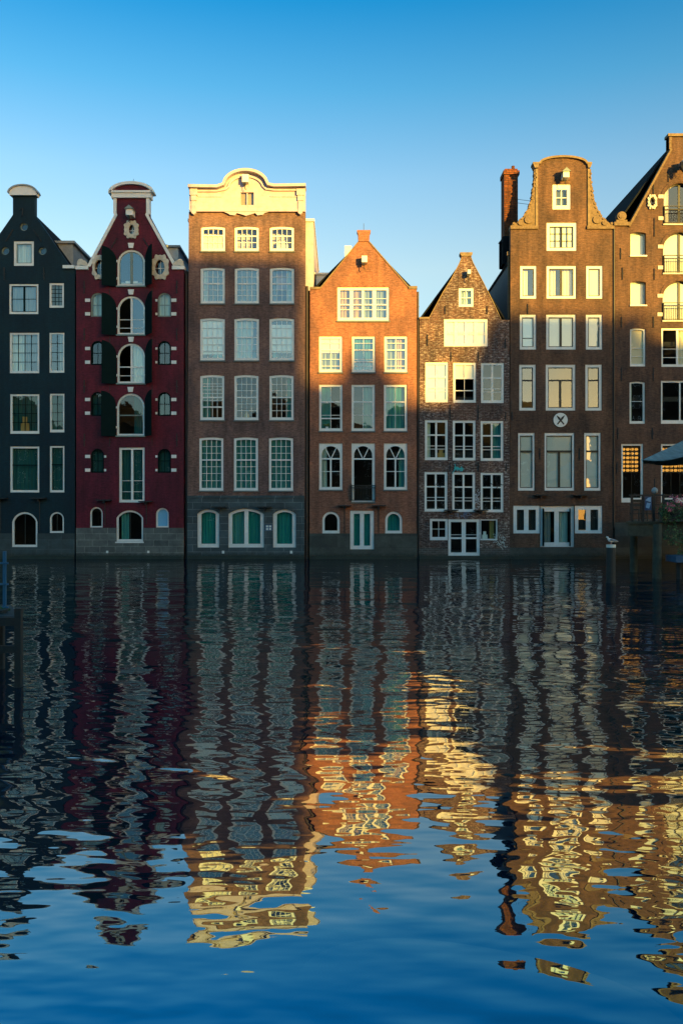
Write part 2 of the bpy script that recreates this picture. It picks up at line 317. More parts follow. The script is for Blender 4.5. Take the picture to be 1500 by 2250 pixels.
# ------------------------------------------------------------------ house
class House:
    def __init__(s, name, label, x0, x1, rec=.04):
        s.o = Vector((PX((x0 + x1) / 2), 0, 0)); s.x0 = x0; s.x1 = x1; s.holes = []; s.rec = rec
        s.root = empty(name, s.o, label, 'house', 'canal houses in a row on the water')
    def part(s, name, mb, m, parent=None, smooth=False): return mb.build(name, m, parent or s.root, s.o, smooth)
    def win(s, r, cols=1, rows=1, kind='rect', rise=None, fw=4, fb=None, ft=None, bar=1.1, bm='white', fm='white', rails=(), mull=(), hbars=None,
            fill=(), sill=True, name='window', rec=None, glass='glass', inner=None, irise=0, label=None, sillm='sill', sash=None, fan=False, out=0.0, vfrom=0.0, pane=(0, 1, 0, 1)):
        rec = s.rec if rec is None else rec
        X0, X1, Z0, Z1 = PX(r[0]), PX(r[2]), PZ(r[3]), PZ(r[1]); k = 1 / 42
        rise_ = (X1 - X0) / 2 if rise == 'semi' else (rise or 0) * k
        out_ = opening(kind, X0, X1, Z0, Z1, rise_); s.holes.append((out_, r))
        e_ = .006; outer = opening(kind, X0 - e_, X1 + e_, Z0 - e_, Z1 + e_, rise_)
        f = fw * k; b_ = (fb if fb is not None else fw) * k; t_ = (ft if ft is not None else fw) * k
        ik = inner or kind; ir = (irise * k) if inner else (rise_ * ((X1 - X0 - 2 * f) / (X1 - X0)) ** (1 if rise == 'semi' else 2))
        x0, x1, z0, z1 = X0 + f, X1 - f, Z0 + b_, Z1 - t_
        inn = opening(ik, x0, x1, z0, z1, ir)
        mb = MB(); mb.prism(outer, rec, rec + .11, [inn])
        def top(x):
            if ik == 'rect' or ir <= 0: return z1
            w2 = (x1 - x0) / 2; q = min(ir, w2); rr = (w2 * w2 + q * q) / (2 * q); dx = x - (x0 + x1) / 2
            return z1 - rr + math.sqrt(max(0, rr * rr - dx * dx))
        def xl(z):
            if ik == 'rect' or ir <= 0: return x0, x1
            w2 = (x1 - x0) / 2; q = min(ir, w2); rr = (w2 * w2 + q * q) / (2 * q); dz = z - (z1 - rr)
            if z < z1 - q: return x0, x1
            h = math.sqrt(max(0, rr * rr - dz * dz)); c = (x0 + x1) / 2; return c - h, c + h
        bars = MB() if bm != fm else mb
        W, H = x1 - x0, z1 - z0
        vs = [(i / cols, bar) for i in range(1, cols)] + list(mull)
        for fr, th in vs:
            x = x0 + W * fr; h = th * k / 2
            bars.box(x - h, x + h, rec + .03, rec + .075, z0 - .004, (top(x) if vfrom == 0 else z0 + H * (1 - vfrom)) + .004)
        hs = [(i / rows, bar) for i in range(1, rows)] if hbars is None else [(q, bar) for q in hbars]
        for fr, th in hs + list(rails):
            z = z1 - H * fr; h = th * k / 2; a, b = xl(z)
            thick = th > 2
            bars.box(a - .004, b + .004, rec + (.015 if thick else .033), rec + (.085 if thick else .072), z - h, z + h)
        if fan:                        # fan light: a rail with two slanting bars above
            zr = z0 + H * (1 - fan); c = (x0 + x1) / 2
            for sx in (-1, 1):
                ex = c + sx * W * .30; ez = top(ex)
                dx, dz = ex - c, ez - zr; ln = math.hypot(dx, dz); nx, nz = -dz / ln * .022, dx / ln * .022
                bars.prism([(c - nx, zr - nz), (ex - nx, ez - nz), (ex + nx, ez + nz), (c + nx, zr + nz)], rec + .034, rec + .071)
        if sash:                       # dark inner sash frame
            q = 1.8 * k; i2 = opening(ik, x0 + q, x1 - q, z0 + q, z1 - q, ir * .93)
            sm = MB(); sm.prism(opening(ik, x0 - .003, x1 + .003, z0 - .003, z1 + .003, ir), rec + .035, rec + .09, [i2])
        o = s.part(name, mb, fm)
        if label: o['label'] = label
        if sash: s.part('sash', sm, sash, o)
        if bm != fm and bars.v: s.part('glazing_bar', bars, bm, o)
        # glass, a touch out of plumb as old panes are
        g = MB(); ax, az = random.uniform(-.012, .012), random.uniform(-.012, .012)
        c = ((x0 + x1) / 2, (z0 + z1) / 2); gp = [(p[0], rec + .055 + (p[0] - c[0]) * ax + (p[1] - c[1]) * az, p[1]) for p in inn]
        for ax_, lim, sg in ((0, x0 + W * pane[0], 1), (0, x0 + W * pane[1], -1), (2, z1 - H * pane[3], 1), (2, z1 - H * pane[2], -1)):
            res = []
            for i in range(len(gp)):
                a, b = gp[i], gp[(i + 1) % len(gp)]; da, db = sg * (a[ax_] - lim), sg * (b[ax_] - lim)
                if da >= -1e-6: res.append(a)
                if (da > 1e-6 and db < -1e-6) or (da < -1e-6 and db > 1e-6): tt = da / (da - db); res.append(tuple(a[k_] + (b[k_] - a[k_]) * tt for k_ in range(3)))
            gp = res
        g.add(gp, [tuple(range(len(gp)))]); s.part('pane', g, glass, o)
        for q in fill:
            cm = MB()
            if q[0] == 'blind':        # hangs from the top: from, to (fractions down), material
                zt, zb = z1 - H * q[1] + .03, z1 - H * q[2]
                cm.box(x0 - .02, x1 + .02, rec + .092, rec + .098, zb, zt); s.part('blind', cm, q[3], o)
            elif q[0] == 'curt':       # x fractions a..b, material, z fractions
                za, zb = (q[4], q[5]) if len(q) > 4 else (0, 1)
                a, b = x0 + W * q[1] - (.04 if q[1] == 0 else 0), x0 + W * q[2] + (.04 if q[2] == 1 else 0); n = max(6, int((b - a) / .02))
                ph = random.random() * 6; sp_ = random.uniform(26, 40); vv = []
                for i in range(n + 1):
                    x = a + (b - a) * i / n; y = rec + .22 + .028 * math.sin(x * sp_ + ph) + .015 * math.sin(x * sp_ * 2.3 + ph * 2)
                    sl = q[6] * (b - a) * (1 - i / n if q[1] == 0 else -i / n) if len(q) > 6 else 0
                    vv += [(x - sl, y, z1 - H * zb), (x, y, z1 - H * za + .03)]
                cm.add(vv, [(2 * i, 2 * i + 2, 2 * i + 3, 2 * i + 1) for i in range(n)]); s.part('curtain', cm, q[3], o, True)
            elif q[0] == 'thing':      # object standing on the inner sill: fractions x a..b, height, material
                a, b = x0 + W * q[1], x0 + W * q[2]; hh = H * q[3]
                cm.box(a, b, rec + .13, rec + .2, z0, z0 + hh * .55); cm.box(a + (b - a) * .2, b - (b - a) * .25, rec + .14, rec + .19, z0 + hh * .55, z0 + hh)
                s.part('sill_item', cm, q[4], o)
        if sill:
            sm = MB(); sm.box(X0 - .04, X1 + .04, -.07 - out, rec + .02, Z0 - .075, Z0 - .004); s.part('sill', sm, sillm, o)
        return o
    def finish(s, outline, m, th=.35, plinth=None, pm=None, wy=0.0):
        mb = MB(); mb.prism(P(outline), wy, th, [h for h, r in s.holes])
        s.part('wall', mb, m)
        if plinth:
            fb = MB(); n_ = 7; xa, xb = PX(plinth[0]) + .02, PX(plinth[1]) - .02
            fb.band([(xa + (xb - xa) * i / n_, .16 + random.uniform(-.03, .03)) for i in range(n_ + 1)], .8, -plinth[3] - .09, -plinth[3] - .004); s.part('footing', fb, 'algae')
            x0, x1, py, yo = plinth; top = PZ(py); pts = [(PX(x0), -.6), (PX(x1), -.6), (PX(x1), top)]; hs = []
            cross = []
            for h, r in s.holes:
                if r[1] > py: hs.append(h)
                elif r[3] > py: cross.append(r)
            for r in sorted(cross, key=lambda q: -q[0]):
                pts += [(PX(r[2]), top), (PX(r[2]), PZ(r[3])), (PX(r[0]), PZ(r[3])), (PX(r[0]), top)]
            pts.append((PX(x0), top))
            mb = MB(); mb.prism(pts, -yo, .02, hs); s.part('plinth', mb, pm)
    def body(s, x0, x1, eave, depth=12, m='side_brick', zb=-.6):
        mb = MB(); z = PZ(eave); y0 = .352
        mb.box(PX(x0), PX(x0) + .25, y0, depth, zb, z); mb.box(PX(x1) - .25, PX(x1), y0, depth, zb, z); mb.box(PX(x0) + .252, PX(x1) - .252, depth - .25, depth - .002, zb, z)
        s.part('rear_wall', mb, m)
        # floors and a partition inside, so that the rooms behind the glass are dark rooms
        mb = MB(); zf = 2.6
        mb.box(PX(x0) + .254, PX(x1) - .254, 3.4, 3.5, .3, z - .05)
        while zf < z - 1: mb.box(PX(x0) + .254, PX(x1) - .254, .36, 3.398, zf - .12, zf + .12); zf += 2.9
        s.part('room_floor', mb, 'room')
    def roof(s, prof, y0=.352, y1=12, m='slate', t=.14, name='roof'):
        pts = P(prof); mb = MB(); n = len(pts)
        vs = [(x, y, z - dz) for y in (y0, y1) for dz in (0, t) for x, z in pts]; fs = []
        for i in range(n - 1):
            a, b = i, i + 1
            fs += [(a, b, 2 * n + b, 2 * n + a), (n + b, n + a, 3 * n + a, 3 * n + b), (a, n + a, n + b, b), (2 * n + a, 2 * n + b, 3 * n + b, 3 * n + a)]
        fs += [(0, 2 * n, 3 * n, n), (n - 1, 2 * n - 1, 4 * n - 1, 3 * n - 1)]
        mb.add(vs, fs)
        # closing rear gable
        gp = [(x, z - t - .002) for x, z in pts]; g2 = MB(); g2.prism(gp, y1 - .3, y1 - .1) if n > 2 else None
        mb.add(g2.v, g2.f)
        return s.part(name, mb, m)
    def trim(s, name, pts, w, y0, y1, m):
        mb = MB(); mb.band(P(pts), w / 42, y0, y1); return s.part(name, mb, m)
    def anchor(s, px, py0, py1, px1=None, m='iron', w=.028):
        mb = MB(); a = Vector((PX(px), -.022, PZ(py0))); b = Vector((PX(px1 if px1 is not None else px), -.022, PZ(py1)))
        mb.tube(a, b, w, seg=6); mb.tube((a + b) / 2 - Vector((w * 2, 0, 0)), (a + b) / 2 + Vector((w * 2, 0, 0)), w * .9, seg=6); s.part('wall_anchor', mb, m)
    def ledge(s, x0, x1, py, yo=0.0, stem=20):
        mb = MB(); c = (x0 + x1) / 2
        mb.box(PX(x0), PX(x1), -.42 - yo, .02, PZ(py) - .03, PZ(py) + .025)
        mb.box(PX(c) - .05, PX(c) + .05, -.3 - yo, .02, PZ(py) - .16, PZ(py) - .032)
        mb.tube((PX(c), -.03 - yo, PZ(py) - .15), (PX(c), -.03 - yo, PZ(py + stem)), .02, seg=6)
        s.part('wall_floodlight', mb, 'iron')
    def hoist(s, px, py, wpx, hpx, roofed=True, L_=.55, hook=True, m='white'):
        L_ *= .7
        mb = MB(); x0, x1 = PX(px - wpx / 2), PX(px + wpx / 2); z0, z1 = PZ(py + hpx / 2), PZ(py - hpx / 2)
        mb.box(x0, x1, -L_, .02, z0, z1); o = s.part('hoist_beam', mb, m)
        if roofed:
            rb = MB(); c = (x0 + x1) / 2; ov = .07
            rb.prism([(x0 - ov, z1 + .003), (x1 + ov, z1 + .003), (c, z1 + .2)], -L_ - .08, .02); s.part('hoist_roof', rb, 'grey_green' if m == 'white' else m, o)
        if hook:
            hb = MB(); c = (x0 + x1) / 2 - .04; hb.box(c - .07, c + .05, -L_ + .04, -L_ + .22, z0 - .12, z0 - .003)
            hb.path([(c, -L_ + .1, z0 - .1), (c, -L_ + .1, z0 - .3), (c + .05, -L_ + .1, z0 - .36), (c + .09, -L_ + .1, z0 - .3)], [.02, .02, .02, .014], 6)
            s.part('hoist_hook', hb, 'iron', o)
    def pipe(s, px, py0, py1, r=.055, y=-.07, m='pipe'):
        mb = MB(); mb.tube((PX(px), y, PZ(py1)), (PX(px), y, PZ(py0)), r, seg=10)
        z = PZ(py1) + 1.2
        while z < PZ(py0): mb.tube((PX(px), y, z), (PX(px), y, z + .05), r * 1.3, seg=10); z += 2.4
        s.part('drainpipe', mb, m)
    def iron_tie(s, *a): s.anchor(*a)

C = lambda a, b, m: ('curt', a, b, m)
B = lambda a, b, m: ('blind', a, b, m)
#==================================================================== house 1, near-black
h = House('gable_house', 'narrow near-black gable house with pale arched cap, leftmost of the row', -60, 165, .03)
h.win((31, 530, 75, 584), fw=5, fb=6, fill=[C(0, 1, 'sheer')], sash='grey_green', glass='glass_shiny', sill=False)
h.win((21, 624, 85, 690), 1, 2, fw=4, fb=5, mull=[(.5, 4)], fill=[C(0, 1, 'greyc')], sash='green_paint', sill=False, bm='green_paint', glass='glass_shiny')
h.win((109, 622, 141, 676), 3, 5, fw=4, fb=5, fill=[C(0, 1, 'greyc')], bm='green_paint', sill=False)
h.win((22, 731, 87, 820), 4, 4, fw=4, fb=5, fill=[C(0, .45, 'sheer'), C(.4, 1, 'greyc'), ('thing', .72, .97, .28, 'room')], bm='green_paint', sill=False, glass='glass_shiny')
h.win((109, 731, 142, 819), 2, 4, fw=3.4, fb=5, fill=[C(.6, 1, 'greyc')], bm='green_paint', sill=False, glass='glass_shiny')
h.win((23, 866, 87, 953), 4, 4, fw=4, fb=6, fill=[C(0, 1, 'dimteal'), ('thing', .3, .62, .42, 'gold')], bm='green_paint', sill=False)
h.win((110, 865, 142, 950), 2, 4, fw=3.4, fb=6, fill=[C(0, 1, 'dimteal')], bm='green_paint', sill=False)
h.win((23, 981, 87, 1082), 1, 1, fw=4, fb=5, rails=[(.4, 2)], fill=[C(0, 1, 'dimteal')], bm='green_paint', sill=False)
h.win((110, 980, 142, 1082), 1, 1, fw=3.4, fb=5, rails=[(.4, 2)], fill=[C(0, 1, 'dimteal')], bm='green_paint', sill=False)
h.win((27, 1125, 83, 1202), 1, 1, 'seg', 22, fw=4, fb=5, mull=[(.5, 1.5)], bm='dark_frame', sill=False)
h.win((110, 1125, 141, 1171), 1, 1, 'seg', 15, fw=3.2, fb=4, mull=[(.5, 1.5)], bm='dark_frame', sill=False)
def roundhole(h, cx, cy, rx, ry, m, ornate=False, box=None, fm='pale_stone'):
    e_ = ellipse(PX(cx), PZ(cy), rx / 42, ry / 42); h.holes.append((e_, (cx - rx, cy - ry, cx + rx, cy + ry)))
    mb = MB()
    if ornate:
        bw, bh = (box[2] - box[0]) / 84, (box[3] - box[1]) / 84; bx, bz = PX((box[0] + box[2]) / 2), PZ((box[1] + box[3]) / 2)
        out = []
        for i in range(48):
            t = 2 * math.pi * i / 48; q = (abs(math.cos(t)) ** 3.2 + abs(math.sin(t)) ** 3.2) ** (-1 / 3.2)
            q *= 1 + .06 * math.cos(12 * t) - .05 * math.cos(8 * t); out.append((bx + bw * q * math.cos(t), bz + bh * q * math.sin(t)))
        mb.prism(out, -.09, .05, [ellipse(PX(cx), PZ(cy), rx * .97 / 42, ry * .97 / 42)])
        for i in range(10):            # raised scrollwork
            t = 2 * math.pi * (i + .5) / 10; px_, pz_ = bx + bw * .80 * math.cos(t), bz + bh * .82 * math.sin(t)
            mb.prism(ellipse(px_, pz_, .05, .06, 8), -.13, -.08)
    else: mb.prism(ellipse(PX(cx), PZ(cy), rx * 1.02 / 42, ry * 1.02 / 42), .1, .16, [ellipse(PX(cx), PZ(cy), rx * .72 / 42, ry * .72 / 42)])
    o = h.part('oval_window' if ornate else 'round_window', mb, fm)
    g = MB(); pts = ellipse(PX(cx), PZ(cy), rx * 1.0 / 42, ry * 1.0 / 42); g.add([(a, .15, b) for a, b in pts], [tuple(range(len(pts)))]); h.part('pane', g, 'glass', o)
    if ornate:
        mb = MB(); mb.box(PX(cx) - .012, PX(cx) + .012, .13, .148, PZ(cy + ry), PZ(cy - ry)); mb.box(PX(cx - rx), PX(cx + rx), .131, .147, PZ(cy) - .012, PZ(cy) + .012); h.part('glazing_bar', mb, 'white', o)
for c_ in ((53, 498), (12, 551), (94, 551)): roundhole(h, c_[0], c_[1], 9, 9, 'grey_green', fm='grey_green')
h.finish([(-60, 1253), (165, 1253), (165, 588), (150, 580), (77, 472), (77, 431), (29, 431), (29, 472), (-46, 580), (-60, 588)], 'teal_paint', plinth=(-60, 165.0, 1172, .03), pm='black_stone')
cap = [(22, 428)] + [(a, b) for a, b in arc(53, 452, 40, 44, 217, 323, 12)][0:] + [(84, 428)]
mb = MB(); mb.prism(P([(24, 431), (82, 431), (84, 426)] + [(53 + 31 * math.cos(R(t)), 425 - 17 * math.sin(R(t))) for t in range(0, 181, 12)] + [(22, 426)]), -.16, .3); o = h.part('arched_cap', mb, 'white')
h.trim('cap_moulding', [(53 - 33 * math.cos(R(t)), 426 - 18.5 * math.sin(R(t))) for t in range(0, 181, 12)], 3.2, -.24, .32, 'zinc')
mb = MB(); mb.pbox(140, 584, 165.5, 591, -.14, .3); h.part('gutter', mb, 'white')
mb = MB(); mb.path([(PX(45), -.06, PZ(462)), (PX(52), -.12, PZ(460)), (PX(51), -.12, PZ(474)), (PX(49), -.06, PZ(478))], [.03, .03, .03, .02], 6); h.part('hoist_hook', mb, 'iron')
for a in ((10, 588, 615), (97, 588, 615)): h.anchor(*a)
h.anchor(29, 505, 530, 14); h.anchor(74, 505, 530, 92)
h.ledge(72, 104, 1095, 0, 70); h.ledge(-14, 18, 1095, 0, 70)
h.body(-59.6, 165.8, 592); h.roof([(-50, 588), (53, 448), (153, 588)])
mb = MB(); a = at(96, 536, 2.2); b = at(161, 600, 2.2); mb.box(a.x, b.x, 2.2, 7, b.z, a.z); o = h.part('dormer', mb, 'zinc')
mb = MB(); mb.box(a.x - .1, b.x + .12, 2.05, 7.1, a.z + .002, a.z + .14); h.part('dormer_roof', mb, 'zinc', o)
#==================================================================== house 2, burgundy
h = House('warehouse', 'burgundy painted warehouse with black shutters and cream gable trim', 168, 404, .06)
cols2 = [(258, 548, 319, 628), (258, 650, 319, 735), (258, 754, 319, 842), (257, 864, 318, 957)]
for i, r in enumerate(cols2):
    fl = [[('thing', .05, .95, .12, 'white_blind')], [], [C(.55, 1, 'sheer')], [C(.6, 1, 'dimteal')]][i]
    rl = [[], [(.62, 1.4), (.86, 1.4)], [(.6, 2.4), (.84, 1.4)], [(.52, 2.4)]][i]
    h.win(r, 1, 1, 'seg', 'semi', fw=4, fb=4, mull=[(.5, 6)] if i < 1 else [(.5, 4)] if i < 3 else (), rails=rl, bm='white' if i in (1, 2) else 'grey_green', sash='grey_green' if i == 0 else None,
          fill=fl, sillm='grey_green', out=.03, glass='glass_shiny' if i < 3 else 'glass', pane=(.5, 1, 0, 1) if i in (1, 2) else (0, 1, 0, 1))
    # keystone
    kx = (r[0] + r[2]) / 2; ky = r[1] - 8
    mb = MB(); mb.prism(P([(kx - 4.5, ky + 5.5), (kx + 4.5, ky + 5.5), (kx + 6.5, ky - 5.5), (kx - 6.5, ky - 5.5)]), -.07, .03); h.part('keystone', mb, 'white')
    # shutters: leaf shapes, hinged at the window edges and swung open
    w_ = (r[2] - r[0]) / 2 / 42 + .03; ht = (r[3] - r[1] + 6) / 42; sp_ = ht - w_
    for sx, ang in ((-1, 22), (1, 52)):
        hx = PX(r[0] - 1) if sx < 0 else PX(r[2] + 1); zb = PZ(r[3] + 2)
        prof = [(0, 0), (w_, 0), (w_, ht)] + [(w_ * (1 - math.sin(R(t))), sp_ + w_ * math.cos(R(t))) for t in range(10, 91, 10)]
        lo = MB(); lo.prism(prof, -.025, .025)
        for zz in (.12, .5, .82): lo.box(.05, w_ - .03, -.045, -.02, ht * zz, ht * zz + .09) if zz < .8 else lo.box(w_ * .4, w_ - .03, -.045, -.02, ht * zz, ht * zz + .07)
        ca, sa = math.cos(R(ang)), math.sin(R(ang)); mb = MB(); mb.add([(hx + sx * (v[0] * ca - v[1] * sa), -.05 - (v[0] * sa + v[1] * ca), zb + v[2]) for v in lo.v], lo.f)
        so_ = h.part('shutter', mb, 'green_paint')
        mb = MB()
        for q in (.18, .62): mb.box(hx - .05, hx + .05, -.075, .0, zb + ht * q, zb + ht * q + .11)
        h.part('shutter_hinge', mb, 'white', so_)
for i, y in enumerate((643, 749, 861, 986)):
    for x0, x1 in ((200, 229), (347, 376)):
        h.win((x0, y, x1, y + 53), 2, 1, 'seg', 'semi', fw=3.2, rails=[(.5, 1.6)], fm='grey_green' if i == 0 else 'green_paint', bm='grey_green' if i == 0 else 'green_paint', sill=False,
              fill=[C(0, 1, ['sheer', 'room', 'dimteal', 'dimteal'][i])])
        for sy in (17, 47):
            mb = MB(); bx = (x0 - 12, x0 - 1) if x0 < 300 else (x1 + 1, x1 + 12); mb.pbox(bx[0], y + sy - 3.5, bx[1], y + sy + 3.5, -.05, .02); h.part('stone_block', mb, 'white')
            mb = MB(); bx = (x1 + .5, x1 + 5) if x0 < 300 else (x0 - 5, x0 - .5); mb.pbox(bx[0], y + sy - 2.5, bx[1], y + sy + 2.5, -.04, .02); h.part('stone_block', mb, 'white')
h.win((262, 983, 318, 1104), 1, 1, fw=5, fb=6, mull=[(.5, 5)], rails=[(.62, 1.2), (.84, 1.2)], bm='white', fill=[C(0, .42, 'dimteal'), C(.55, 1, 'dimteal')], name='door', sill=False)
h.win((256, 1121, 315, 1190), 1, 1, 'seg', 17, fw=4, fb=5, mull=[(.5, 1.5)], bm='dark_frame', fill=[C(.1, .42, 'teal')], sillm='white')
h.win((198, 1114, 226, 1159), 1, 1, 'seg', 'semi', fw=3, sill=False)
h.win((343, 1116, 371, 1159), 1, 1, 'seg', 'semi', fw=3, sill=False, fill=[B(0, 1, plain('pale_blue_blind', (.20, .48, .80), .8, .05, 1))])
roundhole(h, 290, 505, 6.5, 10.5, 'pale_stone', True, (274, 486, 305, 524))
roundhole(h, 220, 588, 11, 17, 'pale_stone', True, (204, 561, 237, 614)); roundhole(h, 352, 588, 11, 17, 'pale_stone', True, (335, 561, 371, 614))
h.finish([(168, 1253), (404, 1253), (404, 592), (388, 592), (388, 583), (329, 473), (328, 432), (251, 432), (251, 473), (194, 583), (194, 592), (168, 592)], 'burgundy', plinth=(168, 404.5, 1160, .04), pm='grey_stone')
h.trim('gable_trim', [(193, 584), (252, 473), (250, 470), (250, 434)], 7, -.07, .37, 'white'); h.trim('gable_trim', [(329, 434), (329, 470), (327, 473), (389, 584)], 7, -.07, .37, 'white')
mb = MB(); mb.pbox(246, 425, 333, 436, -.13, .38); mb.pbox(243, 421, 336, 425.5, -.20, .40); o = h.part('gable_cornice', mb, 'white')
mb = MB(); pd = [(290 + 47 * math.cos(R(t)), 424 - 22 * math.sin(R(t))) for t in range(0, 181, 10)]; mb.prism(P(pd), -.06, .34); h.part('pediment', mb, 'burgundy')
h.trim('pediment_moulding', [(290 - 50 * math.cos(R(t)), 425 - 24 * math.sin(R(t))) for t in range(-4, 185, 8)], 6, -.2, .4, 'white')
for sx, cx in ((-1, 182), (1, 393)):
    mb = MB(); mb.pbox(cx - 14, 585, cx + 13.5, 593, -.12, .38); o = h.part('shoulder_stone', mb, 'white')
    mb = MB()
    for dx, dy, r_ in ((-3, -8, 7), (4, -6, 5.5), (-7, -4, 4), (8, -4, 4)): mb.prism(ellipse(PX(cx + sx * -dx), PZ(585 + dy), r_ / 42, r_ / 42, 12), -.1 - .004 * r_, .2)
    h.part('scroll_ornament', mb, 'pale_stone', o)
h.hoist(290, 474, 15, 13, True, .8)
mb = MB(); mb.pbox(238, 459, 246, 468, .1, .4) if False else None
for x in (186, 389):
    for y in (617, 721, 835, 953): h.anchor(x, y, y + 28)
for x in (242, 335):
    for y in (632, 738, 846, 960): h.anchor(x, y, y + 20, w=.016)
h.anchor(257, 524, 544, 246); h.anchor(315, 524, 544, 327)
h.ledge(216, 247, 1099, 0, 55); h.ledge(308, 337, 1102, 0, 50)
h.body(167.2, 404.5, 596); h.roof([(172, 593), (290, 440), (400, 593)])
mb = MB(); a = at(366, 545, 2.2); b = at(392, 606, 2.2); mb.box(a.x, b.x, 2.2, 7, b.z, a.z); o = h.part('dormer', mb, 'white')
mb = MB(); mb.box(a.x - .1, b.x + .12, 2.05, 7.1, a.z + .002, a.z + .12); h.part('dormer_roof', mb, 'zinc', o)
mb = MB(); a = at(366, 538, 4); mb.tube(a - Vector((0, 0, .4)), a, .08, seg=8); h.part('roof_vent', mb, 'zinc')
for q in (237, 327): mb = MB(); mb.pbox(q - 2.2, 1210, q + 2.2, 1215, -.11, -.035); h.part('waterline_lamp', mb, 'white')
mb = MB(); mb.tube((PX(292), .2, PZ(401)), (PX(292), .2, PZ(390)), .012, seg=5); h.part('lightning_rod', mb, 'iron')
#==================================================================== house 3, tall brown brick with cream cornice
h = House('tall_house', 'tall brown brick house with sunlit cream arched cornice and blue stone base', 413, 670, .03)
rows3 = [(498, 552, [442, 516, 593], 53), (588, 667, [441, 516, 593], 53), (699, 792, [440, 515, 592], 54), (824, 923, [440, 515, 592], 53), (961, 1078, [438, 514, 591], 53)]
f3 = [[[C(0, 1, 'sheer', ) if False else B(.3, 1, 'cream_blind')], [], [('thing', .2, .8, .45, 'cream_blind'), C(.85, 1, 'gold')]],
      [[C(0, .25, 'sheer'), C(.3, 1, 'greyc')], [C(0, 1, 'greyc')], [C(0, .2, 'greyc'), C(.75, 1, 'sheer')]],
      [[B(0, .9, 'white_blind'), ('thing', .5, .98, .16, 'teal')], [C(0, .8, 'sheer'), ('thing', .78, .95, .4, 'dimteal')], [B(.12, .86, 'white_blind'), ('thing', .05, .3, .2, 'teal'), ('thing', .4, .6, .08, 'room')]],
      [[C(0, .38, 'teal')], [('thing', .4, .6, .16, 'gold')], [C(.8, 1, 'teal')]],
      [[C(0, 1, 'teal')], [C(0, 1, 'teal')], [C(0, 1, 'teal')]]]
for i, (y0, y1, xs, wd) in enumerate(rows3):
    for j, x in enumerate(xs):
        rl = [[(.33 if j == 0 else .36, 2.6)], [(.44, 2.8)], [(.45, 2.8)], [(.5, 2.8)], [(.42, 2.8)]][i]; hb = [[.68], [.22, .64, .82], [.2, .64, .82], [.17, .33, .66, .83], [.14, .28, .56, .7, .85]][i]
        if i == 3 and j == 0: rl = [(.5, 2.8), (.74, 2.8)]; hb = [.16, .22, .31, .4, .58]
        h.win((x, y0, x + wd, y1), 4, 1, 'seg', 2.5, fw=5, fb=6, ft=5, hbars=hb, rails=rl, fill=f3[i][j], glass='glass' if i in (3, 4, 0) else 'glass_shiny')
for r, rs in (((434, 1119, 482, 1203), 10), ((502, 1117, 580, 1203), 12), ((600, 1119, 650, 1203), 11)):
    big = r[0] == 502
    h.win(r, 1, 1, 'seg', rs, fw=8, fb=8, ft=6, mull=[(.5, 9)] if big else (), fill=[C(0, 1, 'deepteal')] if not big else [C(0, .46, 'teal'), C(.54, 1, 'deepteal')], sill=False, rec=.06)
h.finish([(411, 1253), (669, 1253), (671, 466), (415, 466)], 'brown_brick', plinth=(412, 669, 1093, .05), pm='blue_stone')
mb = MB(); mb.pbox(412, 1089, 669, 1094, -.10, .02); h.part('string_course', mb, 'blue_stone')
for cx, sw, rs, y in ((458, 24, 10, 1119), (541, 39, 12, 1117), (625, 25, 11, 1119)):      # stone arches over the basement lights
    h.trim('stone_arch', [(cx - sw - 4 + (2 * sw + 8) * i / 12, y + rs - 3 - (rs + 3) * math.sin(math.pi * i / 12) ** .8 - 7) for i in range(13)], 6, -.085, .01, 'blue_stone')
    mb = MB(); mb.prism(P([(cx - 5, y - 2), (cx + 5, y - 2), (cx + 7, y - 18), (cx - 7, y - 18)]), -.095, .01); h.part('keystone', mb, 'blue_stone')
# cream cornice
at_ = [(417, 412), (478, 412), (490, 408)] + [(541 + 50 * math.cos(R(t)), 410 - 34 * math.sin(R(t))) for t in range(172, 7, -8)] + [(592, 408), (604, 410), (671, 410)]
h.holes_c = []
cw = opening('rect', PX(529), PX(558), PZ(452), PZ(424))
mb = MB(); mb.prism(P([(417, 467), (671, 467)] + at_[::-1]), -.10, .34, [cw]); o = h.part('cornice', mb, 'cream')
h.trim('cornice_moulding', [(416, 411)] + at_[1:-1] + [(672, 409)], 6, -.42, .36, 'cream')
h.trim('cornice_moulding', [(421, 420)] + [(478, 420), (497, 416)] + [(541 + 40 * math.cos(R(t)), 416 - 28 * math.sin(R(t))) for t in range(172, 7, -8)] + [(586, 416), (604, 418), (667, 418)], 4, -.2, -.09, 'cream')
mb = MB(); mb.pbox(419, 462, 670, 467, -.17, -.09); mb.pbox(436, 432, 488, 434.5, -.135, -.09); mb.pbox(594, 432, 652, 434.5, -.135, -.09); h.part('cornice_moulding', mb, 'cream')
for cx in (427, 660):
    mb = MB(); mb.pbox(cx - 8, 418, cx + 8, 432, -.24, -.09); mb.pbox(cx - 6, 432, cx + 6, 443, -.20, -.09); mb.pbox(cx - 5, 443, cx + 5, 462, -.16, -.09)
    mb.prism(P([(cx - 5, 462), (cx - 5, 470), (cx, 474), (cx + 5, 470), (cx + 5, 462)]), -.2, -.002); h.part('console', mb, 'cream')
mb = MB(); mb.prism(P([(492, 467), (502, 471), (506, 474), (516, 475), (521, 470), (532, 473), (541, 476), (552, 473), (561, 470), (566, 475), (577, 474), (581, 470), (592, 467)]), -.14, -.002); h.part('scroll_ornament', mb, 'cream')
mb = MB(); mb.prism(opening('rect', PX(528), PX(559), PZ(453), PZ(423)), -.03, .03, [opening('rect', PX(529.5), PX(557.5), PZ(451.5), PZ(424.5))]); mb.pbox(542, 424, 544.5, 452, -.025, .02); wo = h.part('window', mb, 'cream')
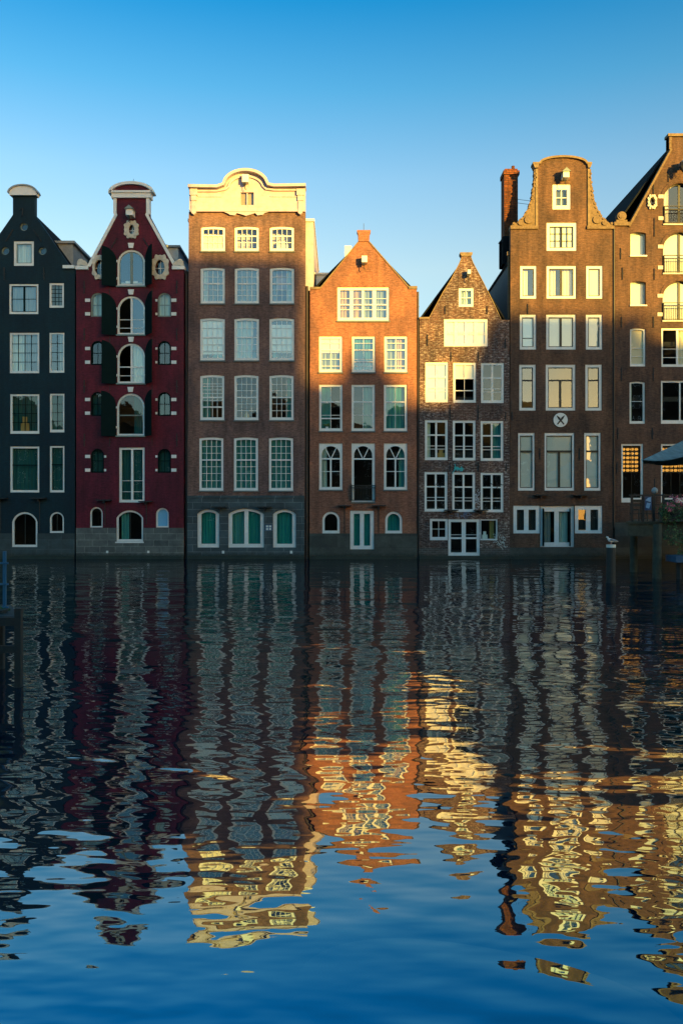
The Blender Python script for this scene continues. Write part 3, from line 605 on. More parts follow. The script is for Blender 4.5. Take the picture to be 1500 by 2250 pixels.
g = MB(); g.add([(a, .01, b) for a, b in cw], [(0, 1, 2, 3)]); h.part('pane', g, 'glass', wo)
g = MB(); g.box(PX(529), PX(558), .1, .11, PZ(452), PZ(424)); h.part('curtain', g, 'gold', wo)
h.hoist(541, 398, 14, 17, False, .6)
mb = MB(); mb.tube((PX(545), .2, PZ(376)), (PX(545), .2, PZ(367)), .012, seg=5); h.part('lightning_rod', mb, 'iron')
h.ledge(468, 499, 1114, .05, 12); h.ledge(567, 598, 1114, .05, 12)
h.body(405.5, 676.5, 640, 12)
mb = MB(); mb.box(PX(410.5), PX(688), .6, 10, PZ(632), PZ(479)); o = h.part('upper_storey', mb, 'cream')
mb = MB(); mb.box(PX(409), PX(690), .5, 10.1, PZ(479) + .002, PZ(473)); h.part('roof', mb, 'white', o)
mb = MB(); mb.box(PX(405), PX(411.2), .34, .9, -.6, PZ(592)); h.part('party_wall', mb, 'side_brick')
h.pipe(408.5, 600, 1228, .06, .2); h.pipe(674, 628, 1228, .075, .12)
for q in (491, 640): mb = MB(); mb.pbox(q - 2.5, 1210, q + 2.5, 1216, -.12, -.045); h.part('waterline_lamp', mb, 'white')
#==================================================================== house 4, orange-red
h = House('gable_house', 'orange-red brick gable house with half-round fan windows, sunlit on top', 681, 915, .05)
wn = h.win((741, 631, 855, 705), 1, 1, fw=6, fb=7, mull=[(.245, 8), (.49, 5), (.735, 8)], rails=[(.52, 2.4)], hbars=[.3, .7], fill=[C(0, .3, 'gold'), C(.26, .5, 'gold'), C(.5, 1, 'greyc')], glass='glass_shiny')
for i, (y0, y1, xs) in enumerate(((739, 818, (701, 773, 844)), (845, 947, (701, 772, 843)))):
    for j, x in enumerate(xs):
        fl = [[[B(0, .45, 'cream_blind'), C(0, 1, 'greyc')], [C(0, 1, 'teal')], [C(0, .5, 'greyc'), C(.55, 1, 'gold')]], [[C(0, .5, 'teal')], [C(.5, 1, 'teal')], [C(0, 1, 'teal')]]][i][j]
        rl = [(.36, 2.6)] if not (i == 1 and j == 0) else [(.36, 2.6), (.76, 2.6)]
        if i == 0 and j == 1: rl = [(.36, 2.6), (.74, 2.6)]
        w_ = h.win((x, y0, x + 51, y1), 2, 1, fw=5, fb=6, rails=rl, hbars=[.68] if i else [.14, .66, .88], fill=fl, glass='glass' if i else 'glass_shiny')
for j, x in enumerate((701, 772, 843)):
    dr = j == 1
    h.win((x, 974, x + 51, 1103 if dr else 1076), 1, 1, fw=5.5, fb=6 if not dr else 3, ft=6, inner='seg', irise=20, mull=() if dr else [(.5, 3.4)], vfrom=.32, rails=[(.235 if dr else .31, 3.2)] + ([] if dr else [(.62, 1.6)]),
          fan=.245 if dr else .32, name='door' if dr else 'window', fill=[] if dr else [[C(0, .28, 'sheer')], 0, [C(.7, 1, 'teal')]][j], sill=True)
h.win((708, 1124, 746, 1172), 1, 1, 'seg', 'semi', fw=5, fb=6, sill=False)
h.win((846, 1124, 883, 1172), 1, 1, 'seg', 'semi', fw=5, fb=6, sill=False, fill=[C(0, 1, 'deepteal')])
h.win((769, 1122, 821, 1207), 1, 1, fw=8, fb=8, ft=7, mull=[(.5, 9)], fill=[C(0, 1, 'deepteal')], name='door', sill=False)
h.finish([(680, 1253), (915, 1253), (915, 634), (898, 632), (893, 625), (811, 531), (812, 510), (786, 510), (787, 531), (709, 625), (704, 634), (681, 634)], 'red_brick', plinth=(680, 916, 1172, .05), pm='green_stone')
h.trim('gable_coping', [(703, 632), (786, 531)], 2.4, -.04, .38, 'coping'); h.trim('gable_coping', [(812, 531), (900, 632)], 2.4, -.04, .38, 'coping')
mb = MB(); mb.prism(P([(787, 531), (811, 531), (811.5, 514), (814, 509), (814, 506), (784, 506), (784, 509), (786.5, 514)]), -.05, .36); h.part('gable_cap', mb, 'red_brick')
for q in ((680.5, 631, 704, 635.5), (897, 629, 916, 635)): mb = MB(); mb.pbox(*q, -.06, .37); h.part('shoulder_stone', mb, 'coping')
h.hoist(800, 574, 12, 14, False, .6)
mb = MB(); mb.tube((PX(799), .2, PZ(506)), (PX(799), .2, PZ(488)), .012, seg=5); h.part('lightning_rod', mb, 'iron')
mb = MB()
for k in range(9): x = 773 + 50 * k / 8; mb.tube((PX(x), -.16, PZ(1100)), (PX(x), -.16, PZ(1067)), .012, seg=5)
for y in (1067, 1072, 1099): mb.box(PX(771), PX(825), -.18, -.14, PZ(y) - .018, PZ(y) + .018)
for x in (772, 824): mb.box(PX(x) - .02, PX(x) + .02, -.18, .02, PZ(1100), PZ(1064))
h.part('balcony_rail', mb, 'iron')
h.ledge(742, 772, 1111, 0, 60); h.ledge(816, 847, 1111, 0, 60)
h.body(677.5, 917, 637); h.roof([(681, 636), (799, 518), (915, 636)])
mb = MB(); a = at(694, 604, 2.4); b = at(745, 650, 2.4); mb.box(a.x, b.x, 2.4, 6, b.z, a.z); o = h.part('dormer', mb, 'white')
mb = MB(); mb.box(a.x - .1, b.x, 2.3, 6.1, a.z + .002, a.z + .1); h.part('dormer_roof', mb, 'white', o)
mb = MB(); a = at(757, 540, 5); b = at(772, 610, 5); mb.box(a.x, b.x, 5, 5.6, b.z, a.z); h.part('chimney', mb, 'white')
#==================================================================== house 5, small patchy
h = House('small_gable_house', 'smallest narrow house of weathered patchy brick with graffiti near the water', 921, 1118, .03)
h.win((1007, 633, 1040, 674), 2, 2, fw=5.5, bar=1.6, fill=[C(0, 1, 'sheer')], sill=False)
h.win((975, 701, 1071, 761), 1, 1, fw=6, fb=6, mull=[(.24, 7), (.5, 5), (.76, 7)], rails=[(.55, 2)], hbars=[.48], fill=[B(0, 1, 'cream_blind')], sill=False, glass='glass_shiny')
for i, (y0, y1, xs) in enumerate(((796, 884, (934, 995, 1056)), (923, 1011, (933, 994, 1055)), (1037, 1124, (932, 993, 1055)))):
    for j, x in enumerate(xs):
        yy = y0 + j * .8
        fl = [] if i else [[B(0, 1, 'cream_blind'), ('thing', .1, .35, .25, 'teal')], [B(0, .36, 'cream_blind')], [B(0, .34, 'cream_blind'), C(.62, 1, 'teal', ) if False else B(0, .34, 'cream_blind')]][j]
        if i == 1 and j == 0: fl = [C(0, .2, 'sheer'), ('thing', .6, .98, .25, 'gold')]
        if i == 1 and j == 2: fl = [C(.55, 1, 'teal')]
        rl = [(.36, 3)]; mu = [(.5, 4)]
        if i == 0 and j == 1: mu = [(.5, 1)]; rl = [(.38, 3), (.73, 2)]
        h.win((x, yy, x + 50, y1 + j * .8), 1, 1, fw=5, fb=6, mull=mu, vfrom=.62 if (i == 0 and j == 1) and False else 0, rails=rl, hbars=[.67, .76] if not (i == 0 and j == 1) else [], bar=1.3, fill=fl[:2], sill=False, pane=(0, 1, 0, .38) if (i == 0 and j == 1) else (0, 1, 0, 1), glass='glass_shiny' if i == 0 and j == 0 else 'glass')
h.win((944, 1140, 983, 1187), 2, 2, fw=5, fb=7, bar=1.3, sill=False)
h.win((984, 1141, 1053, 1221), 1, 1, fw=6, fb=7, mull=[(.5, 9)], rails=[(.53, 4)], hbars=[.42], name='door', sill=False)
h.win((1054, 1141, 1092, 1187), 1, 1, fw=2.5, fb=3, sill=False, fill=[('thing', .1, .45, .4, 'white_blind'), C(.6, .9, 'gold')])
h.finish([(920, 1253), (1119, 1253), (1118, 703), (1100, 703), (1081, 660), (1060, 618), (1039, 578), (1035, 567), (1035, 560), (1013, 560), (1013, 567), (1009, 577), (990, 614), (972, 643), (942, 700), (921, 700)], 'patchy_brick', plinth=(920, 1119, 1204, .04), pm='mix_stone')
mb = MB(); mb.prism(P([(1013, 563), (1035, 563), (1037, 559), (1037, 555), (1010, 555), (1010, 559)]), -.07, .37); h.part('gable_cap', mb, 'coping')
h.trim('gable_coping', [(941, 699), (972, 642), (990, 613), (1009, 576), (1013, 566)], 1.8, -.03, .38, 'coping'); h.trim('gable_coping', [(1035, 566), (1039, 577), (1060, 617), (1081, 659), (1101, 702)], 1.8, -.03, .38, 'coping')
mb = MB(); mb.pbox(920.5, 697, 943, 701, -.05, .37); h.part('shoulder_stone', mb, 'coping')
h.hoist(1028, 601, 7, 9, False, .5)
for a in ((977, 673, 690), (1069, 673, 690), (938, 735, 760), (990, 774, 794), (1050, 774, 794), (1109, 745, 765), (988, 890, 922), (1050, 890, 922), (1110, 905, 925), (988, 1016, 1036), (1050, 1016, 1036), (1111, 1018, 1036)): h.anchor(*a)
h.ledge(975, 1004, 1121, 0, 8); h.ledge(1040, 1069, 1121, 0, 8)
def scrawl(cx, cy, wd, hg, n, wpx, y=-.006):
    mb = MB()
    for k in range(n):
        x = cx + random.uniform(-.5, .5) * wd; z = cy + random.uniform(-.5, .5) * hg; pts = []; a = random.uniform(0, 6.28)
        for i in range(7):
            pts.append((PX(x), PZ(z))); a += random.uniform(-1.5, 1.5); x += math.cos(a) * 1.6; z += math.sin(a) * 1.6
        mb.band(pts, wpx / 42, y - .001 * (k % 5), y - .001 * (k % 5) + .0005)
    return mb
random.seed(11)
h.part('graffiti', scrawl(1008, 1030, 22, 7, 18, 1.5), plain('teal_spray_paint', (.02, .42, .45), .6, .2))
h.part('graffiti', scrawl(1048, 1100, 6, 44, 24, .7), plain('white_spray_paint', (.6, .62, .66), .6, .2))
h.part('graffiti', scrawl(1012, 1132, 40, 5, 16, 1.0), plain('blue_spray_paint', (.10, .17, .30), .6, .3))
h.part('graffiti', scrawl(1098, 1188, 20, 26, 26, .7, -.05), M['white_blind'])
h.part('graffiti', scrawl(1092, 1066, 18, 5, 5, 1.4, .018), M['iron']); h.part('graffiti', scrawl(962, 1067, 20, 4, 4, 1.0, .018), M['iron'])
h.body(918.5, 1119.4, 706); h.roof([(919.5, 700), (1008, 580), (1024, 563), (1040, 580), (1119, 708)])
h.pipe(918.2, 1000 - 360, 1228, .05, .12)
#==================================================================== house 6, neck gable with emblem
h = House('neck_gable_house', 'dark brown neck-gable house with round crossed-paddles emblem and tall orange chimney', 1121, 1346, .04)
h.win((1213, 405, 1253, 460), 2, 2, fw=8, fb=9, ft=11, bar=1.6, sill=False, fill=[C(0, 1, 'greyc')])
h.win((1200, 489, 1266, 551), 4, 3, fw=7, fb=7, ft=8, mull=[(.5, 4)], bm='dark_frame', sill=False, fill=[B(0, 1, 'white_blind')], sash='dark_frame')
cols6 = ((0, 36), (58, 123), (145, 181))
for i, (y0, y1, xx) in enumerate(((584, 656, 1142), (691, 768, 1141), (801, 902, 1140), (951, 1078, 1137.5))):
    for j, (a, b) in enumerate(cols6):
        mid = j == 1; ml = [(.5, 5)] if mid else (); rl = ()
        fl = [[[C(0, .5, 'cream_blind')], [C(0, .3, 'cream_blind'), B(0, 1, 'greyc')][:1], [B(0, 1, 'cream_blind')]], [[B(0, 1, 'white_blind')]] * 3, [[], [], []], [[B(0, 1, 'white_blind')]] * 3][i][j]
        if i == 0 and j == 1: fl = [C(0, .3, 'cream_blind'), C(.5, 1, 'cream_blind')]
        vf = 0
        if i == 2: rl = [(.32, 3)]; vf = .32
        if i == 3: rl = [(.30, 4)]; vf = .30
        if i == 1 and j == 0: rl = [(.7, 1.4)]
        h.win((xx + a, y0, xx + b, y1), 1, 1, fw=5.5 if i < 3 else 4, fb=6, ft=6, mull=ml, rails=rl, vfrom=vf, bm='dark_frame', sash='dark_frame', fill=fl, sill=False, glass='glass_shiny')
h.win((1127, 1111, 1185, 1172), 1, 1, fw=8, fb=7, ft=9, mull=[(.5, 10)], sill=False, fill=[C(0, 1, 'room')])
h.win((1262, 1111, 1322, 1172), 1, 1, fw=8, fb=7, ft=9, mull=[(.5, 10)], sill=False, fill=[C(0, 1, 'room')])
h.win((1186, 1111, 1261, 1202), 1, 1, fw=9, fb=10, ft=13, mull=[(.5, 10)], rec=.12, name='door', sill=False, fill=[C(.05, .3, 'greyc'), C(.55, .95, 'sheer')])
for q in ((1192.0, 1194.6), (1251, 1252.6)): mb = MB(); mb.box(PX(q[0]), PX(q[1]), -.02, .195, PZ(1200), PZ(1117)); h.part('door_leaf', mb, 'green_paint')
topc = [(1172, 362), (1183, 358)] + [(1236 + 53 * math.cos(R(t)), 359 - 16 * math.sin(R(t))) for t in range(172, 7, -8)] + [(1289, 358), (1297, 362)]
h.finish([(1119, 1253), (1345, 1253), (1347.4, 500), (1291, 500), (1291, 364)] + topc[1:-1][::-1] + [(1179, 364), (1179, 500), (1121, 500)], 'dark_brick', plinth=(1119, 1344, 1203, .05), pm='green_stone')
h.trim('gable_cornice', [(1169, 358)] + topc[1:-1] + [(1298, 358)], 4.5, -.14, .4, 'coping')
for x0, x1 in ((1169, 1183), (1288, 1299)):
    mb = MB(); mb.prism(P([(x0 + 4, 370), (x1 - 2, 370), (x1, 360), (x0, 360)] if x0 < 1200 else [(x0 + 2, 370), (x1 - 4, 370), (x1, 360), (x0, 360)]), -.12, .39); h.part('gable_cornice', mb, 'coping')
mb = MB(); mb.pbox(1175, 372, 1180.5, 498, -.07, .02); mb.pbox(1289.5, 372, 1295, 498, -.07, .02); h.part('neck_pilaster', mb, 'coping')
prof = [(1125, 498), (1126, 490), (1136, 489), (1139, 482), (1147, 479), (1153, 468), (1159, 456), (1164, 443), (1168, 425), (1171, 400), (1173, 372), (1178.5, 372), (1178.5, 498)]
rr = random.Random(4)
dense = []
for i in range(len(prof) - 3):
    a, b = prof[i], prof[i + 1]; n = max(2, int(math.hypot(b[0] - a[0], b[1] - a[1]) / 3.0))
    for k in range(n):
        t = k / n; q = rr.uniform(-1.8, 1.8); dense.append((a[0] + (b[0] - a[0]) * t + q * .9, a[1] + (b[1] - a[1]) * t - q * .5))
dense += prof[-3:]
for mir in (False, True):
    pp = [((2470 - a) if mir else a, b) for a, b in dense]; mb = MB(); mb.prism(P(pp), -.03, .3)
    cx = 1160; mb.prism(ellipse(PX(2470 - cx if mir else cx), PZ(484), .22, .2, 14), -.1, -.02); mb.prism(ellipse(PX(2470 - 1143 if mir else 1143), PZ(491), .15, .12, 12), -.1, -.02)
    for i in range(2, len(dense) - 3, 3): mb.prism(ellipse(PX(2470 - dense[i][0] - 2 if mir else dense[i][0] + 2), PZ(dense[i][1] + 1), .07, .06, 8), -.07, .25)
    h.part('scroll_ornament', mb, 'ornament')
for q in ((1120, 497, 1181, 504), (1288, 497, 1347.8, 504)): mb = MB(); mb.pbox(*q, -.1, .38); h.part('shoulder_stone', mb, 'ornament')
h.hoist(1238, 391, 13, 12, True, .7, True, 'white')
o = empty('round_emblem', (PX(1230), -.03, PZ(923)), 'round white emblem with two crossed dark paddles on brown brick', 'sign')
mb = MB(); mb.prism(ellipse(0, 0, 15.5 / 42, 15.5 / 42, 36), -.04, .03); mb.build('disc', M['white'], o)
for sx in (-1, 1):
    mb = MB(); pts = [(-.20, -.21), (-.15, -.25), (.06, -.01), (.12, .04), (.20, .20), (.215, .235), (.17, .225), (.03, .12), (.0, .04)]
    mb.prism([(sx * a, b) for a, b in pts], -.055 - .006 * (sx > 0), -.041 - .003 * (sx > 0)); mb.build('crossed_paddle', M['iron'], o)
for a in ((1160 - 2, 668, 690), (1185, 985, 1010), (1272, 985, 1010), (1110 + 14, 905, 925)): h.anchor(*a)
h.ledge(1172, 1200, 1088, 0, 8); h.ledge(1257, 1289, 1088, 0, 8)
h.body(1119.8, 1347.2, 566, 12, 'slate_wall'); h.roof([(1117.5, 569), (1180, 478), (1236, 420), (1292, 478), (1347, 569)])
h.pipe(1119.5, 562, 700, .07, -.02, 'ornament') if False else None
mb = MB(); a = at(1116.5, 562, .25); b = at(1116.5, 700, .25); mb.tube(b, a, .05, seg=8); mb.box(a.x - .09, a.x + .09, .16, .34, a.z, a.z + .2); h.part('drainpipe', mb, 'ornament')
# chimney
mb = MB(); a = at(1104, 519, 1.1); b = at(1138.5, 580, 1.1); mb.box(a.x, b.x, 1.1, 2.15, b.z, a.z); h.part('chimney_shade_box', mb, 'slate')  # dark box added round the chimney foot to stand for the shadow there
Y = 1.2; a = at(1107, 384, Y); b = at(1137, 575, Y); mb = MB(); mb.box(a.x, b.x, Y, Y + .9, b.z, a.z); ch = h.part('chimney', mb, 'chimney_brick')
mb = MB(); mb.box(a.x - .05, b.x + .08, Y - .06, Y + .95, a.z + .002, a.z + .22); mb.box(a.x + .03, b.x - .02, Y - .02, Y + .9, a.z + .222, a.z + .32); h.part('chimney_cap', mb, 'chimney_brick', ch)
mb = MB(); mb.tube((b.x - .2, Y + .3, a.z + .3), (b.x - .2, Y + .3, a.z + .58), .1, .09, 10); mb.tube((b.x - .55, Y + .4, a.z + .3), (b.x - .55, Y + .4, a.z + .42), .07, .06, 8); h.part('chimney_pot', mb, 'chimney_brick', ch)
mb = MB()
for y in (438, 446): mb.tube(at(1137, y, Y + .3), at(1175, y + 5, Y + .3), .012, seg=5)
h.part('chimney_stay', mb, 'iron', ch)
mb = MB(); b2 = at(1098, 590, Y + .3); t2 = at(1098, 535, Y + .3); mb.tube(b2, t2, .06, seg=8); mb.tube(t2, t2 + Vector((0, 0, .12)), .11, .03, 8); h.part('roof_vent', mb, 'slate')
mb = MB(); mb.box(PX(1345.8), PX(1349.2), .1, .5, -.6, PZ(505)); h.part('party_wall', mb, 'iron')
h.pipe(1347.4, 500, 1160, .05, -.02, 'iron')
#==================================================================== house 7, big gable at the right edge
h = House('wide_warehouse', 'wide grey-brown brick gable warehouse with arched balcony windows at the right edge', 1349, 1639, .2)
X7 = lambda r: (2988 - r[2], r[1], 2988 - r[0], r[3])
for r, fl, rw, fwv in (((1384, 510, 1418, 561), [B(0, 1, 'white_blind')], (), 1.2), ((1384, 618, 1418, 670), [B(0, 1, 'white_blind')], (), 1.2), ((1383, 721, 1417, 805), [B(0, 1, 'cream_blind')], [(.54, 1), (.78, 1)], 3.5), ((1382, 838, 1416, 931), [C(0, .2, 'sheer')], [(.48, 1)], 3.5)):
    for q in (r, X7(r)):
        top2 = r[1] < 700
        h.win(q, 1, 1, 'seg', 2.5, fw=fwv, fb=6 if not top2 else 1.2, rails=rw, fill=fl, sill=top2, sillm='white', rec=.2 if top2 else .06, glass='glass_shiny')
for (r, ri) in (((1457, 402, 1531, 492), 34), ((1456, 510, 1532, 600), 36), ((1455, 617, 1533, 704), 37)):
    h.win(r, 1, 1, 'seg', ri, fw=1.6, mull=[(.5, 4.5)], fm='dark_frame', bm='dark_frame', fill=[C(0, .2, 'cream_blind'), C(.8, 1, 'cream_blind')] if r[1] < 500 else [B(0, 1, 'white_blind')], sillm='pale_stone', sill=True, rec=.18, glass='glass_shiny')
    mb = MB(); y1 = r[3]; y0 = y1 - 38
    for k in range(19): x = r[0] + 2 + (r[2] - r[0] - 4) * k / 18; mb.tube((PX(x), -.06, PZ(y1)), (PX(x), -.06, PZ(y0 + 7)), .012, seg=5)
    for y in (y0, y0 + 7, y1 - 2): mb.box(PX(r[0]), PX(r[2]), -.085, -.035, PZ(y) - .018, PZ(y) + .018)
    for x in (r[0] + 1, r[2] - 1): mb.box(PX(x) - .02, PX(x) + .02, -.085, .1, PZ(y1), PZ(y0))
    h.part('balcony_rail', mb, 'iron')
    cx = (r[0] + r[2]) / 2; hw = (r[2] - r[0]) / 2
    h.trim('brick_arch', [(cx - (hw + 7) * math.cos(R(t)), r[1] + ri - (ri + 7) * math.sin(R(t))) for t in range(0, 181, 10)], 5, -.03, .01, 'grey_brick')
    for sx in (-1, 1):
        for dy in (ri - 4, 78 if r[1] < 600 else 74):
            mb = MB(); x = cx + sx * (hw + 6); mb.pbox(x - 6, r[1] + dy - 4, x + 5.4, r[1] + dy + 4, -.035, .02); h.part('stone_block', mb, 'pale_stone')
h.win((1452, 721, 1536, 806), 1, 1, fw=4, fb=6, rec=.06, mull=[(.42, 4), (.75, 4)], hbars=[.55, .8], fill=[B(0, 1, 'cream_blind')][:0] + [C(.45, 1, 'cream_blind')], sill=False)
h.win((1451, 836, 1537, 931), 1, 1, fw=4, fb=8, rec=.06, mull=[(.5, 3)], sill=False)
for r in ((1364, 975, 1412, 1104), (1451, 975, 1537, 1104)):
    wo = h.win(r, 2 if r[0] < 1400 else 4, 1, 'rect', fw=4, fb=10, rec=.06, bar=.8, bm='dark_frame', sill=False)
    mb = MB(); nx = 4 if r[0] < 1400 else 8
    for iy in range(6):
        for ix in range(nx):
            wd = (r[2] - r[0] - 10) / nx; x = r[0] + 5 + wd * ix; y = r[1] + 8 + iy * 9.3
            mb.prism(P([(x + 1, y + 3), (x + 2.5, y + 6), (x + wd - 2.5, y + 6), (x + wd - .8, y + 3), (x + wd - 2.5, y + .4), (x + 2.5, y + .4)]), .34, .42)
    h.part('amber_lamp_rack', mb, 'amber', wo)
    mb = MB()
    for iy in range(7): y = r[1] + 5.6 + iy * 9.3; mb.pbox(r[0] + 4, y, r[2] - 4, y + 1.4, .3, .5)
    h.part('shelf', mb, 'dark_frame', wo)
for q in ((1431, 444), (1557, 444)):
    roundhole(h, q[0], q[1], 6, 10, 'pale_stone', True, (q[0] - 10, 429, q[0] + 10, 460))
h.finish([(1349, 1253), (1639, 1253), (1639, 496), (1606, 496), (1514, 328), (1520, 328), (1520, 298), (1468, 298), (1468, 328), (1474, 328), (1381, 496), (1349, 496)], 'grey_brick', plinth=(1349, 1639, 1148, .06), pm='green_stone')
h.trim('gable_trim', [(1378, 497), (1470, 330), (1468, 328), (1468, 302)], 5, -.08, .4, 'ornament'); h.trim('gable_trim', [(1520, 302), (1520, 328), (1518, 330), (1610, 497)], 5, -.08, .4, 'ornament')
mb = MB(); mb.pbox(1465, 295, 1523, 301, -.12, .42); h.part('gable_cap', mb, 'coping')
for cx in (1364, 1624):
    mb = MB(); mb.pbox(cx - 17, 489, cx + 17, 497, -.12, .42); mb.pbox(cx - 12, 484, cx + 12, 489, -.08, .38); o = h.part('shoulder_stone', mb, 'ornament')
    mb = MB(); mb.prism(ellipse(PX(cx), PZ(476), 10 / 42, 10 / 42, 20), -.1, .3); mb.prism(ellipse(PX(cx - 2), PZ(476), 5 / 42, 5 / 42, 12), -.15, -.09); h.part('scroll_ornament', mb, 'ornament', o)
h.hoist(1497, 366, 13, 13, False, .8)
mb = MB(); mb.path([(PX(1490), -.5, PZ(366)), (PX(1488), -.55, PZ(376)), (PX(1492), -.6, PZ(386)), (PX(1492), -.6, PZ(392))], [.14, .16, .1, .03], 8); h.part('pulley', mb, 'iron')
for a in ((1434, 398, 430), (1467, 372, 400), (1436, 480, 520), (1436, 590, 615), (1366, 588, 615), (1362, 545, 570), (1364, 696, 720), (1434, 696, 720), (1364, 808, 838), (1434, 808, 838), (1356, 940, 966), (1432, 940, 966), (1354, 1018, 1040)):
    h.anchor(*a)
    if a[0] != 1467: h.anchor(2988 - a[0], a[1], a[2])
h.body(1349.2, 1639, 500); h.roof([(1349, 498), (1480, 312), (1494, 302), (1508, 312), (1639, 498)])
mb = MB(); a = at(1396, 440, 6); mb.tube(a - Vector((0, 0, .8)), a + Vector((0, 0, .25)), .09, seg=8); mb.tube(a + Vector((0, 0, .25)), a + Vector((0, 0, .4)), .2, .18, 8); h.part('roof_vent', mb, 'iron')
#==================================================================== signs and small things on the fronts
o = empty('wall_sign', (PX(590.5), -.055, PZ(1159.5)), 'small blue and white plate on the stone base between two teal curtained windows', 'sign')
mb = MB(); mb.box(-7.5 / 42, 7.5 / 42, -.03, .004, -6.5 / 42, 6.5 / 42); mb.build('plate', plain('blue_enamel', (.03, .10, .22), .3, .1), o)
mb = MB()
for x, z, a, b in ((-.13, .02, .11, .1), (.02, .02, .12, .1), (-.13, -.12, .11, .1), (.03, -.12, .1, .1)): mb.box(x, x + a, -.036, -.0302, z, z + b)
mb.build('printed_panel', M['white_blind'], o)
o = empty('potted_plant', (PX(718), .17, PZ(941)), 'small leafy plant in a white bowl on the open window sill of the orange-red house', 'plant')
mb = MB(); mb.tube((0, 0, .005), (0, 0, .09), .06, .1, 12); mb.build('pot', M['white'], o)
mb = MB(); rr = random.Random(3)
for k in range(90):
    a = rr.uniform(0, 6.28); b = rr.uniform(.1, 1.3); d = Vector((math.cos(a) * math.cos(b), math.sin(a) * math.cos(b) * .4, math.sin(b) * .7)); p = Vector((0, 0, .1)) + d * rr.uniform(.08, .26); q = d.orthogonal().normalized() * .025
    mb.add([p - q, p + d * .05, p + q, p - d * .05], [(0, 1, 2, 3)])
mb.build('foliage', plain('fresh_leaf', (.10, .16, .025), .6, .4, 9), o)
#==================================================================== water, ground
def water_mat():
    m = bpy.data.materials.new('canal_water'); m.use_nodes = True; n = m.node_tree.nodes; l = m.node_tree.links
    n.remove(n['Principled BSDF']); out = n['Material Output']
    t = n.new('ShaderNodeTexCoord'); v = t.outputs['Object']
    def mapped(sx, sy, rot=0, loc=(0, 0, 0)):
        mp = n.new('ShaderNodeMapping'); mp.inputs['Scale'].default_value = (sx, sy, 1); mp.inputs['Rotation'].default_value = (0, 0, R(rot)); mp.inputs['Location'].default_value = loc; l.new(v, mp.inputs[0]); return mp.outputs[0]
    def math_(op, a, b):
        q = n.new('ShaderNodeMath'); q.operation = op
        for i, x in enumerate((a, b)):
            if isinstance(x, (int, float)): q.inputs[i].default_value = x
            else: l.new(x, q.inputs[i])
        return q.outputs[0]
    big = noise(n, l, mapped(.55, .75, 12), 1.0, 1.5, .4)          # slow swell, ~1.5 m
    mid = noise(n, l, mapped(1.1, 2.1, -6, (3, 1, 0)), 1.0, 2, .5)          # wavelets ~0.5 m
    fine = noise(n, l, mapped(3.6, 8.5, 9, (7, 2, 0)), 1.0, 1, .5)
    calm = ramp(n, l, noise(n, l, mapped(.09, .13, 0, (2.3, 5.1, 0)), 1.0, 2), .36, .64, (.45, .45, .45, 1), (1.5, 1.5, 1.5, 1))
    hgt = math_('ADD', math_('ADD', math_('MULTIPLY', math_('MULTIPLY', big, .052), calm), math_('MULTIPLY', math_('MULTIPLY', mid, .021), calm)), math_('MULTIPLY', math_('MULTIPLY', fine, .0018), calm))
    wv = n.new('ShaderNodeTexWave'); wv.wave_type = 'BANDS'; wv.bands_direction = 'Y'; l.new(mapped(1, 1, 24), wv.inputs['Vector'])     # trains of small ripples
    wv.inputs['Scale'].default_value = .95; wv.inputs['Distortion'].default_value = 3.5; wv.inputs['Detail'].default_value = 2; wv.inputs['Detail Scale'].default_value = .9
    gust = ramp(n, l, noise(n, l, mapped(.22, .3, 0, (8.1, 3.3, 0)), 1.0, 2), .46, .62)
    hgt = math_('ADD', hgt, math_('MULTIPLY', math_('MULTIPLY', wv.outputs['Fac'], .0022), gust))
    b = n.new('ShaderNodeBump'); b.inputs['Strength'].default_value = 1; b.inputs['Distance'].default_value = 1.0; l.new(hgt, b.inputs['Height'])
    gl = n.new('ShaderNodeBsdfGlossy'); gl.inputs['Roughness'].default_value = .012; ge = n.new('ShaderNodeNewGeometry'); dn = n.new('ShaderNodeVectorMath'); dn.operation = 'DOT_PRODUCT'; l.new(ge.outputs['Incoming'], dn.inputs[0]); l.new(ge.outputs['Normal'], dn.inputs[1])
    l.new(ramp(n, l, dn.outputs['Value'], .30, .52, (1, .95, .88, 1), (.30, .78, 1, 1)), gl.inputs[0]); l.new(b.outputs[0], gl.inputs['Normal'])
    df = n.new('ShaderNodeBsdfDiffuse'); df.inputs[0].default_value = (.0, .013, .028, 1)
    fr = n.new('ShaderNodeFresnel'); fr.inputs[0].default_value = 4.2; l.new(b.outputs[0], fr.inputs['Normal'])
    x = n.new('ShaderNodeMixShader'); l.new(fr.outputs[0], x.inputs[0]); l.new(df.outputs[0], x.inputs[1]); l.new(gl.outputs[0], x.inputs[2]); l.new(x.outputs[0], out.inputs[0])
    return m
mb = MB(); mb.add([(-400, -69.5, 0), (400, -69.5, 0), (400, .3, 0), (-400, .3, 0)], [(0, 1, 2, 3)]); wo = tag(mb.build('water', water_mat()), kind='structure')
if wo.data.polygons[0].normal.z < 0: wo.data.flip_normals()
mb = MB(); mb.add([(-1500, .34, -.8), (1500, .34, -.8), (1500, .34, .8), (-1500, .34, .8)], [(0, 1, 2, 3)])
mb = MB(); mb.add([(-1500, .34, .35), (1500, .34, .35), (1500, 2000, .35), (-1500, 2000, .35)], [(0, 1, 2, 3)]); tag(mb.build('ground', plain('street_paving', (.09, .085, .08), .9, .3, .5)), kind='structure')
mb = MB(); mb.box(-1500, 1500, -900, -69.5, -2, 1.0); tag(mb.build('quay', plain('brick_quay', (.10, .08, .065), .9, .3, .6)), kind='structure')
